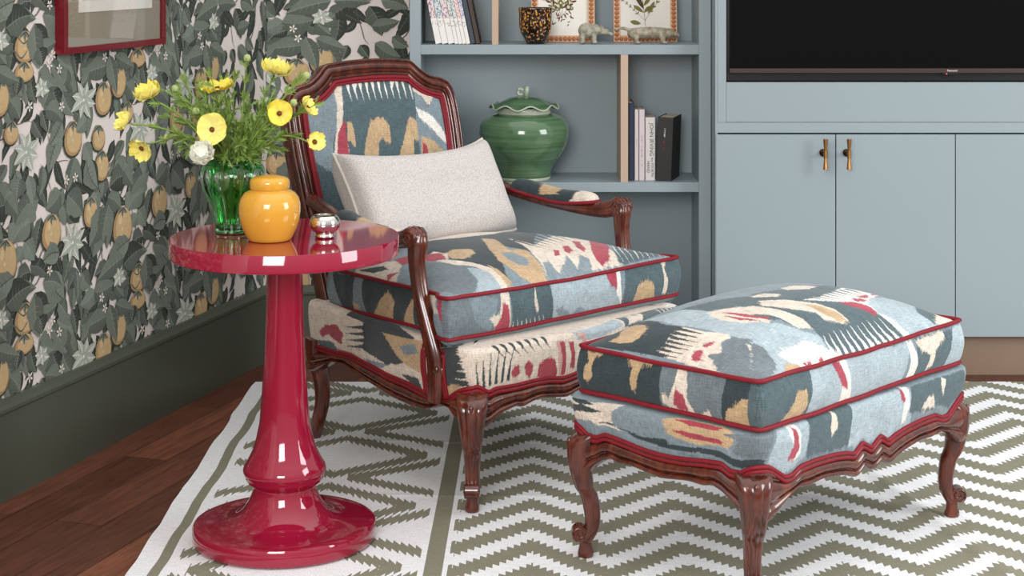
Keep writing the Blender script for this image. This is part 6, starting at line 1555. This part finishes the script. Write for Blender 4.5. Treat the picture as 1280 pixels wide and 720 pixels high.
def rail_fabric(parent, name, path, nrm, ztrim, ztop, step, motif, base, closed, inset=.05, bulge=.014, deck=None, s=None):
    """pulled-over upholstery between the wood apron and the deck"""
    pf_ = [(0, 0.002), (.12, .007), (.3, .011), (.5, .013), (.68, .012), (.82, .008), (.92, .001), (.98, -.008), (1.0, -.020)]
    m = int((ztop - .25) / step) + 6; t = np.linspace(0, 1, m)
    off = np.interp(t, [p[0] for p in pf_], [p[1] for p in pf_]) * (bulge / .013)
    zt_ = np.array(ztrim)
    Z = zt_[None, :] + (ztop - zt_[None, :]) * (np.sin(t * PI / 2) ** .9)[:, None]
    P = np.stack([path[None, :, 0] + nrm[None, :, 0] * off[:, None], path[None, :, 1] + nrm[None, :, 1] * off[:, None], Z], -1)
    UV = np.stack([np.broadcast_to(s[None, :], Z.shape), np.broadcast_to((t * .13)[:, None], Z.shape)], -1)
    P2 = P[-1:].copy(); c = np.array([np.mean(path[:, 0]), np.mean(path[:, 1])])
    inner = np.stack([path[:, 0] - nrm[:, 0] * inset * 1.0, path[:, 1] - nrm[:, 1] * inset, np.full(len(path), ztop + .001)], -1)
    cen = np.stack([np.full(len(path), c[0]), np.full(len(path), c[1]), np.full(len(path), ztop + .001)], -1)
    ring = np.stack([P[-1], inner, cen], 0); ruv = np.stack([UV[-1], UV[-1] + [0, inset], UV[-1] + [0, .3]], 0)
    return grid_mesh(name, [(P, UV, closed), (ring, ruv, closed)], M['ikat'], parent, motif, base)
STEP = .0018
# ---------------- OTTOMAN
OTA = math.atan2(.732, .681)
ot = empty('ottoman', (.520, 3.735, .0052), OTA); tag(ot, 'carved wooden footstool upholstered in blue, cream and red patterned linen, in front of the armchair', 'ottoman')
def cut_trim_long(ax):   # ax = distance from corner along the long side (half length .38)
    return interp(ax, [(0, .272), (.02, .268), (.045, .254), (.075, .236), (.10, .236), (.125, .246), (.18, .247), (.25, .243), (.29, .237), (.316, .230), (.345, .247), (.38, .229)])
def cut_trim_short(ax):
    return interp(ax, [(0, .272), (.018, .266), (.04, .252), (.065, .252), (.085, .262), (.13, .258), (.175, .252), (.20, .250), (.2305, .249)])
def cut_bot_long(ax):
    return interp(ax, [(0, .16), (.03, .168), (.05, .182), (.075, .198), (.11, .210), (.15, .205), (.20, .208), (.26, .200), (.29, .194), (.318, .184), (.347, .199), (.38, .185)])
def cut_bot_short(ax):
    return interp(ax, [(0, .16), (.03, .170), (.05, .190), (.08, .210), (.105, .218), (.125, .212), (.16, .214), (.2305, .205)])
OX, OY0, OY1 = .38, -.236, .225; OH = (OY1 - OY0) / 2
def ott_path(step):
    poly = rounded([(-OX, OY0, .022), (OX, OY0, .022), (OX, OY1, .022), (-OX, OY1, .022)], .03)
    k_ = len(poly); mid = (0, OY1)
    # start the loop at the middle of the hidden back edge
    i0 = max(range(k_), key=lambda i: (poly[i][1], -poly[i][0]))
    poly = poly[i0:] + poly[:i0]
    P, s = resample([mid] + poly[0:] if poly[0][0] < 0 else [mid] + poly, step, True)
    return P, s
P, s = ott_path(STEP)
if np.sum(P[:-1, 0] * P[1:, 1] - P[1:, 0] * P[:-1, 1]) < 0: P = P[::-1]
# small serpentine bow in plan
N = normals2(P[:-1], True); N = np.vstack([N, N[:1]])
def ott_z(P, fl, fs_):
    out = []
    for x, y in P:
        yc = y - (OY0 + OY1) / 2
        dl = OX - abs(x); ds = OH - abs(yc)
        out.append(fl(dl) if ds < dl else fs_(ds))
    return np.array(out)
zt = ott_z(P, cut_trim_long, cut_trim_short); zb = ott_z(P, cut_bot_long, cut_bot_short)
def smooth1(z, it=4, closed=True):
    for _ in range(it): z = (np.roll(z, 1) + 2 * z + np.roll(z, -1)) / 4
    return z
zt = smooth1(zt[:-1], 9); zb = smooth1(zb[:-1], 8); zt = np.append(zt, zt[0]); zb = np.append(zb, zb[0])
sl = slice(None, -1, 3)
band(P[sl], N[sl], zt[sl], zb[sl], APRON, ot, 'frame', M['wood'], True)
rail_fabric(ot, 'upholstered_base', P, N, zt - .002, .334, STEP, MOTIF.get('ottoman_base'), 'B', True, s=s)
welt(P[sl], N[sl], zt[sl] - .002, .0044, .006, ot, closed=True)
for (fx, fy) in ((-.37, -.215), (.37, -.215), (.37, .205), (-.37, .205)):
    cabriole(ot, fx, fy, 1 if fx > 0 else -1, 1 if fy > 0 else -1, .245)
def ot_out(U, V):
    cx, cy = -.0094, -.0148; hx, hy = .371, .2225
    return cx - hx + 0 * U - .0 * (1 - V ** 2), cx + hx + 0 * U, cy + hy * V
cushion(ot, 'cushion', ot_out, (.347 - .005, .4365 - .005), STEP, .084, MOTIF.get('ottoman_cushion'), 'B', seed=5, topres=(410, 250))

# ---------------- ARMCHAIR
CHA = R(43.6)
ch = empty('armchair', (-.1116, 4.386, .0052), CHA); tag(ch, 'carved wooden armchair with blue, cream and red patterned linen upholstery and open arms', 'armchair')
HX = .355
def chair_path(step, front_only=False):
    poly = rounded([(-.268, .345, 0), (-.356, -.350, .06), (0, -.372, .0), (.356, -.350, .06), (.268, .345, 0)], .05, 12)
    return resample(poly, step)
P, s = chair_path(STEP); N = normals2(P)
def smoothP(P, it=30):
    Q = P.copy()
    for _ in range(it): Q[1:-1] = (Q[:-2] + 2 * Q[1:-1] + Q[2:]) / 4
    return Q
P = smoothP(P); N = normals2(P)
F_T = [(0, .270), (.024, .270), (.045, .254), (.062, .260), (.121, .258), (.176, .260), (.221, .259), (.262, .252), (.30, .256), (.325, .263), (.355, .266)]
F_B = [(0, .165), (.03, .172), (.055, .19), (.077, .203), (.121, .213), (.141, .207), (.165, .214), (.191, .219), (.24, .212), (.273, .208), (.312, .220), (.355, .224)]
S_T = [(0, .270), (.035, .264), (.057, .252), (.084, .235), (.142, .224), (.196, .228), (.262, .234), (.348, .236), (.415, .243), (.505, .249), (.605, .243), (.70, .243)]
S_B = [(0, .165), (.03, .172), (.055, .195), (.075, .215), (.104, .219), (.14, .203), (.179, .190), (.235, .186), (.30, .188), (.433, .205), (.534, .226), (.60, .218), (.66, .19), (.70, .17)]
def chz(P, f, g):
    out = []
    for x, y in P:
        df = y + .36; dsd = .356 - abs(x) if y < -.25 else 9
        out.append(interp(max(dsd - .004, 0), f) if (y < -.25 and df < dsd) else interp(df, g))
    return smooth1(np.array(out), 6)
zt = chz(P, F_T, S_T); zb = chz(P, F_B, S_B); zt[:8] = zt[8]; zt[-8:] = zt[-9]; zb[:8] = zb[8]; zb[-8:] = zb[-9]
sl = slice(None, None, 3)
band(P[sl], N[sl], zt[sl], zb[sl], APRON, ch, 'seat_rail', M['wood'])
MB().box(-.262, .262, .325, .350, .19, .34, .003).build('seat_rail', M['wood'], ch)
rail_fabric(ch, 'upholstered_base', P, N, zt - .002, .357, STEP, MOTIF.get('chair_base'), 'C', False, s=s)
welt(P[sl], N[sl], zt[sl] - .002, .0044, .006, ch)
for sx in (-1, 1):
    cabriole(ch, sx * .350, -.350, sx, -1, .243)
    # rear leg: simpler, raked backwards
    pts = spline([(sx * .262, .338, .262), (sx * .258, .342, .215), (sx * .250, .335, .16), (sx * .246, .335, .10), (sx * .246, .352, .045), (sx * .246, .372, .0)], 5)
    hw = spline([(.028, .026, 0), (.026, .024, 0), (.021, .020, 0), (.018, .018, 0), (.017, .017, 0), (.018, .018, 0)], 5)
    MBl = MB().sweep(pts, [(q_.x, q_.y) for q_ in hw], 28, .05, 4, Vector((1, 0, 0)))
    o = MBl.build('leg', M['wood'], ch, False); autosmooth(o, 50)

# back: outline in the reclined plane
RC0, RCZ, RCK = .315, .33, .25
def bp_(x, z, off=0.0):      # off = toward the sitter
    k_ = math.sqrt(1 + RCK * RCK)
    return Vector((x, RC0 + RCK * (z - RCZ) - off / k_, z + off * RCK / k_))
half = [(.245, .20), (.252, .33), (.262, .45), (.276, .58), (.286, .70), (.2885, .79), (.283, .845), (.268, .872), (.243, .884), (.205, .893), (.175, .911), (.152, .931), (.138, .9375), (.07, .943), (0, .945)]
hs = spline([(x, z, 0) for x, z in half[:8]], 5)[:-1] + spline([(x, z, 0) for x, z in half[7:13]], 4)[:-1] + spline([(x, z, 0) for x, z in half[12:]], 5)
L = [(p.x, p.y) for p in hs]
outl = [(-x, z) for x, z in L] + [(x, z) for x, z in L[::-1][1:]]       # from left foot over the crest to right foot
OUT = np.array(outl); OUT, so = resample(outl, .006); OUT = OUT[:, :2]
NI = -normals2(OUT)          # which way is inside?
if np.dot(NI[len(NI) // 4], -OUT[len(NI) // 4]) < 0 and True: pass
mid_i = len(OUT) // 2
if NI[mid_i][1] > 0: NI = -NI
for _ in range(2): NI[1:-1] = (NI[:-2] + 2 * NI[1:-1] + NI[2:]) / 4
NI /= np.linalg.norm(NI, axis=1)[:, None]
FP = [(0.002, -.030), (-.002, -.022), (-.002, .005), (.0005, .0105), (.003, .0125), (.0055, .0115), (.0068, .0065), (.0082, .0062), (.0100, .0125), (.0135, .0165), (.018, .0180), (.0225, .0170), (.0258, .0135), (.0268, .0085), (.0285, .0080), (.0300, .0125), (.0325, .0145), (.0350, .0125), (.0362, .0085), (.0378, .0085), (.0395, .0115), (.0418, .0110), (.0435, .006), (.044, .0), (.044, -.030)]
vs = []; fs = []; k_ = len(FP)
for i in range(len(OUT)):
    for o_, hgt in FP:
        x, z = OUT[i] + NI[i] * o_; vs.append(bp_(x, z, hgt))
for i in range(len(OUT) - 1):
    for j in range(k_): fs.append((i * k_ + j, i * k_ + (j + 1) % k_, (i + 1) * k_ + (j + 1) % k_, (i + 1) * k_ + j))
fs.append(tuple(range(k_))); fs.append(tuple((len(OUT) - 1) * k_ + j for j in range(k_)))
o = MB().add(vs, fs).build('back_frame', M['wood'], ch, False); autosmooth(o, 55)
# small crest carving
tr = [bp_(*(OUT[i] + NI[i] * .049), .012) for i in range(len(OUT)) if OUT[i][1] > .36]
mb = MB(); mb.tube(tr, .0055, 8)
tr2 = [bp_(*(OUT[i] + NI[i] * .057), .012) for i in range(len(OUT)) if OUT[i][1] > .36]
mb.tube(tr2, .0040, 8); mb.build('trim', M['red_trim'], ch, True)
# inside back upholstery
inn = np.array([OUT[i] + NI[i] * .052 for i in range(len(OUT)) if OUT[i][1] > .36])
zc = np.linspace(.40, .892, 280)
iw = np.interp(zc, inn[inn[:, 0] > 0][::-1][:, 1][::1] if False else np.sort(inn[inn[:, 0] > 0][:, 1]), inn[inn[:, 0] > 0][np.argsort(inn[inn[:, 0] > 0][:, 1])][:, 0])
def back_panel(side):
    nx = 290; U = np.linspace(-1, 1, nx)
    XX = iw[:, None] * U[None, :]; ZZ = np.repeat(zc[:, None], nx, 1)
    vn = (ZZ - .40) / .492
    pad = .030 * (1 - np.abs(U)[None, :] ** 3.0) ** .7 * np.clip(1 - np.abs(vn * 2 - 1) ** 3.0, 0, 1) ** .7 + .004
    k2 = math.sqrt(1 + RCK ** 2); off = pad if side > 0 else -.022 - pad * .3
    PP = np.stack([XX, RC0 + RCK * (ZZ - RCZ) - off / k2, ZZ + off * RCK / k2], -1)
    return PP, np.stack([XX, ZZ], -1)
A1, U1 = back_panel(1); A2, U2 = back_panel(-1)
grid_mesh('backrest', [(A1, U1, False), (A2, U2, False)], M['ikat'], ch, MOTIF.get('chair_back'), 'T')

# arms
for sx in (-1, 1):
    pr_ = [(-.351, -.232, .232), (-.354, -.238, .28), (-.359, -.240, .33), (-.364, -.218, .40), (-.367, -.195, .47), (-.369, -.184, .54), (-.368, -.186, .585), (-.367, -.190, .605)]
    kx = .835 if sx > 0 else 1.0
    dz = .010 if sx > 0 else -.006
    pts = spline([(x * -sx * kx, y, z - .010 if z > .3 else z - .01) for x, y, z in pr_], 5)
    hw = spline([(.019, .022, 0), (.021, .025, 0), (.021, .024, 0), (.0185, .020, 0), (.0180, .018, 0), (.0190, .019, 0), (.022, .022, 0), (.016, .016, 0)], 5)
    mb = MB().sweep(pts, [(q_.x, q_.y) for q_ in hw], 36, .10, 4, Vector((1, 0, 0)))
    # bead at the post's foot
    for s0_ in (-1, 1):
        c = Vector((sx * kx * .359, -.243, .300)); mb.ell((c.x + s0_ * .014, c.y - .010, c.z), (.006, .010, .010), 12)
    mb.ell((sx * kx * .359, -.264, .297), (.010, .006, .012), 12)
    o = mb.build('arm_post', M['wood'], ch, False); autosmooth(o, 50)
    # armrest bar
    kx = .835 if sx > 0 else 1.0     # the two arms do not splay equally
    ar = [(.268 / kx, .350, .612), (.283 / kx ** .8, .27, .598), (.315 / kx ** .5, .12, .574), (.344, -.03, .566), (.364, -.13, .576), (.372, -.175, .592)]
    pts = spline([(x * sx * kx, y, z + dz * (y > -.1)) for x, y, z in ar], 6)
    hw = spline([(.018, .016, 0), (.019, .015, 0), (.021, .014, 0), (.0215, .016, 0), (.021, .021, 0), (.0205, .022, 0)], 6)
    mb = MB().sweep(pts, [(q_.x, q_.y) for q_ in hw], 32, .07, 4, Vector((1, 0, 0)))
    # scrolled end
    cx_ = sx * kx * .372; cy_, cz_ = -.178, .587
    mb.tube([(cx_ - .0205, cy_, cz_), (cx_ + .0205, cy_, cz_)], .0218, 28)
    for s0_ in (-1, 1):
        pp_ = [];
        for k2 in range(26):
            t = k2 / 25; an = 2.6 - t * 9.0; rr = .0185 * (1 - .78 * t); pp_.append((cx_ + s0_ * (.0205 + .002 * t), cy_ + rr * math.cos(an), cz_ + rr * math.sin(an)))
        mb.tube(pp_, [.0026 - .0006 * k2 / 25 for k2 in range(26)], 8)
    for o2 in (-.011, 0, .011): 
        mb.tube([(cx_ + o2 * 1.15, cy_ + .0212 * math.cos(a_), cz_ + .0212 * math.sin(a_)) for a_ in [R(30 + i * 13) for i in range(18)]], .0026, 8)
    arm = mb.build('armrest', M['wood'], ch, False); autosmooth(arm, 50)
    # padded top
    pa = spline([(x * sx * kx, y, z + dz) for x, y, z in [(.302 / kx ** .6, .185, .588), (.312 / kx ** .5, .14, .582), (.318 / kx ** .5, .10, .576), (.340, -.01, .570), (.355, -.105, .579)]], 14)
    ny = len(pa); nx = 40; PP = np.zeros((ny, nx, 3)); UV = np.zeros((ny, nx, 2)); tl_ = []; trr = []
    for j, p in enumerate(pa):
        t = j / (ny - 1); hgt = (.032 if sx > 0 else .024) * (1 - abs(2 * t - 1) ** 6) ** .5 + .001; wd = .027 * (1 - abs(2 * t - 1) ** 10) ** .5 + .001
        for i in range(nx):
            a_ = PI * i / (nx - 1); PP[j, i] = (p.x + wd * math.cos(a_) * -1, p.y, p.z + .004 + hgt * math.sin(a_) ** .8); UV[j, i] = (-.035 + .07 * i / (nx - 1), p.y)
        tl_.append((p.x - wd, p.y, p.z + .005)); trr.append((p.x + wd, p.y, p.z + .005))
    mo = [('C', 'v', [(-.04, .26), (.04, .25), (.04, .17), (-.04, .21)]), ('T', 'v', [(-.01, .25), (.01, .25), (.0, .18)]), ('N', 'v', [(-.03, .07), (.01, .09), (.03, .06), (.02, .01), (-.02, .005)]), ('C', 'v', [(-.04, -.05), (.04, -.06), (.04, -.12), (-.04, -.12)])]
    pad = grid_mesh('arm_pad', [(PP, UV, False)], M['ikat'], arm, {0: mo}, 'K')
    MB().tube(tl_ + trr[::-1], .0048, 8, closed=True).build('trim', M['red_trim'], arm, True)

for yy in (-.262, -.190):
    for sx in (-1, 1):
        i_ = min(range(len(P)), key=lambda i: abs(P[i][1] - yy) + (9 if P[i][0] * sx < 0 else 0))
        mbw = MB()
        for q_ in (0, .0075):
            sgn_ = -1 if yy < -.23 else 1
            pp_ = [(P[i_][0] + N[i_][0] * o_, P[i_][1] + N[i_][1] * o_ + sgn_ * q_, z) for z, o_ in ((zt[i_], .006), (.26, .011), (.29, .016), (.32, .016), (.335, .013), (.350, .004), (.356, -.012))]
            mbw.tube(spline(pp_, 3), .0042, 8)
        mbw.build('trim', M['red_trim'], ch, True)
# seat cushion with ears in front of the arm posts
def ch_out(U, V):
    y0, y1 = -.303, .285
    yy = y0 + (y1 - y0) * (V + 1) / 2 - .010 * (1 - U ** 2) * np.clip(-V, 0, 1)
    d_ = yy + .303
    hw = np.interp(d_, [0, .028, .045, .07, .12, .60], [.380, .380, .374, .350, .341, .262])
    return .005 - hw, .005 + hw, yy
cushion(ch, 'seat_cushion', ch_out, (.380 - .005, .470 - .005), STEP, .072, MOTIF.get('chair_cushion'), 'B', ztilt=-.022, seed=8, topres=(420, 320), bulge=.011, under=.028)

# ---------------- LUMBAR PILLOW
def pillow_mat():
    m, nt, b = newmat('oatmeal_boucle'); tc = nt.nodes.new('ShaderNodeTexCoord'); X.nt = nt
    n = nt.nodes.new('ShaderNodeTexNoise'); n.inputs['Scale'].default_value = 430; n.inputs['Detail'].default_value = 3; nt.links.new(tc.outputs['Object'], n.inputs['Vector'])
    cr = nt.nodes.new('ShaderNodeValToRGB'); e = cr.color_ramp.elements; e[0].position = .36; e[0].color = (*lin((172, 163, 157)), 1); e[1].position = .56; e[1].color = (*lin((208, 201, 197)), 1)
    nt.links.new(n.outputs['Fac'], cr.inputs[0]); nt.links.new(cr.outputs[0], b.inputs['Base Color']); b.inputs['Roughness'].default_value = .95; b.inputs['Sheen Weight'].default_value = .2
    bp = nt.nodes.new('ShaderNodeBump'); bp.inputs['Strength'].default_value = .8; bp.inputs['Distance'].default_value = .0022; nt.links.new(n.outputs['Fac'], bp.inputs['Height']); nt.links.new(bp.outputs[0], b.inputs['Normal']); return m
PW, PH = .250, .126
def build_pillow():
    w = Vector((math.cos(CHA), math.sin(CHA), 0)); d = Vector((-w.y, w.x, 0)); A0 = Vector((-.1236, 3.884, 0))
    c = A0 + w * .330 + d * .540; c.z = .618
    rt = empty('lumbar_pillow', (c.x, c.y, c.z - .10), CHA); tag(rt, 'oblong oatmeal boucle cushion leaning against the armchair back', 'cushion')
    tilt = math.atan2(.125, .216)
    nu, nv = 90, 50; us = np.linspace(-1, 1, nu); vs_ = np.linspace(-1, 1, nv); U, V = np.meshgrid(us, vs_)
    mb = MB()
    def surf(sg):
        ex = 1 - .05 * (1 - U ** 2) * np.abs(V) ** 3 * 0
        sagt = -.020 * (1 - U ** 2) * np.clip(V, 0, 1) ** 2; pin = .014 * (1 - V ** 2) * np.abs(U) ** 4
        x = U * PW - np.sign(U) * pin; z = V * PH + sagt + .012 * np.clip(V, 0, 1) * np.abs(U) ** 6
        th = (.060 if sg > 0 else .080) * ((1 - U ** 12) * (1 - V ** 6)) ** .5 * (1 + .05 * noise2(U * 2 + 3, V * 2, 7, 2))
        y = -sg * th
        yy = y * math.cos(tilt) + z * math.sin(tilt); zz = z * math.cos(tilt) - y * math.sin(tilt)
        return np.stack([x, yy, zz + .10], -1)
    for sg in (1, -1):
        S = surf(sg).reshape(-1, 3)
        fs = [(j * nu + i, j * nu + i + 1, (j + 1) * nu + i + 1, (j + 1) * nu + i) for j in range(nv - 1) for i in range(nu - 1)]
        if sg < 0: fs = [f[::-1] for f in fs]
        mb.add([tuple(p) for p in S], fs)
    me = mb.mesh(); bm = bmesh.new(); bm.from_mesh(me); bmesh.ops.remove_doubles(bm, verts=bm.verts, dist=.0002); bm.to_mesh(me); bm.free()
    cv = link('cover', me, pillow_mat(), rt, True)
    S = surf(0.0); per = [S[0, i] for i in range(0, nu, 2)] + [S[j, -1] for j in range(0, nv, 2)] + [S[-1, i] for i in range(nu - 1, -1, -2)] + [S[j, 0] for j in range(nv - 1, -1, -2)]
    MB().tube([Vector(p) for p in per], .0045, 8, closed=True).build('piping', pbr('pale_seam', (206, 198, 188), .9, bump=(300, .4, .001)), rt, True)
build_pillow()
# ------------------------------------------------------------------ CAMERA, LIGHT, WORLD
cam = bpy.data.cameras.new('camera'); co = bpy.data.objects.new('camera', cam); C.objects.link(co)
co.location = (0, 0, CAMH); co.rotation_euler = (R(90), 0, 0)
cam.sensor_width = 36; cam.lens = 36 * FPX / 1280; cam.shift_x = -(VPX - 640) / 1280; cam.shift_y = -(360 - VPY) / 1280
cam.clip_start = .05; cam.clip_end = 50
bpy.context.scene.camera = co
w = bpy.data.worlds.new('world'); bpy.context.scene.world = w; w.use_nodes = True
nt = w.node_tree; bg = nt.nodes['Background']; X.nt = nt
tc = nt.nodes.new('ShaderNodeTexCoord'); sp = nt.nodes.new('ShaderNodeSeparateXYZ'); nt.links.new(tc.outputs['Generated'], sp.inputs[0])
cr = nt.nodes.new('ShaderNodeValToRGB'); e = cr.color_ramp.elements      # room around the set: pale ceiling, mid walls, darker floor
e[0].position = .30; e[0].color = (.30, .28, .27, 1); e[1].position = .96; e[1].color = (1.5, 1.5, 1.5, 1); q = e.new(.52); q.color = (.50, .495, .49, 1); q = e.new(.80); q.color = (.85, .85, .85, 1)
hz = X(sp.outputs[2]) * .5 + .5; nt.links.new(hz.s, cr.inputs[0]); nt.links.new(cr.outputs[0], bg.inputs[0]); bg.inputs[1].default_value = .95
def area(name, loc, target, sx, sy, power, col):
    l = bpy.data.lights.new(name, 'AREA'); l.shape = 'RECTANGLE'; l.size = sx; l.size_y = sy; l.energy = power; l.color = col
    o = bpy.data.objects.new(name, l); C.objects.link(o); o.location = loc
    o.rotation_euler = (Vector(target) - Vector(loc)).to_track_quat('-Z', 'Y').to_euler(); return o
area('window_daylight', (3.3, 2.6, 1.6), (.3, 4.4, .5), 1.3, 1.7, 64, (.95, .98, 1.0))
area('front_left_light', (-.7, -.7, 2.0), (.1, 4.6, .6), 1.6, 1.6, 112, (1, .985, .965))  # unseen lamp at front left, enlarged and strengthened to brighten the front
sc = bpy.context.scene
sc.view_settings.view_transform = 'Standard'; sc.view_settings.look = 'None'; sc.view_settings.gamma = 1; sc.view_settings.exposure = 0.20; sc.view_settings.use_curve_mapping = False
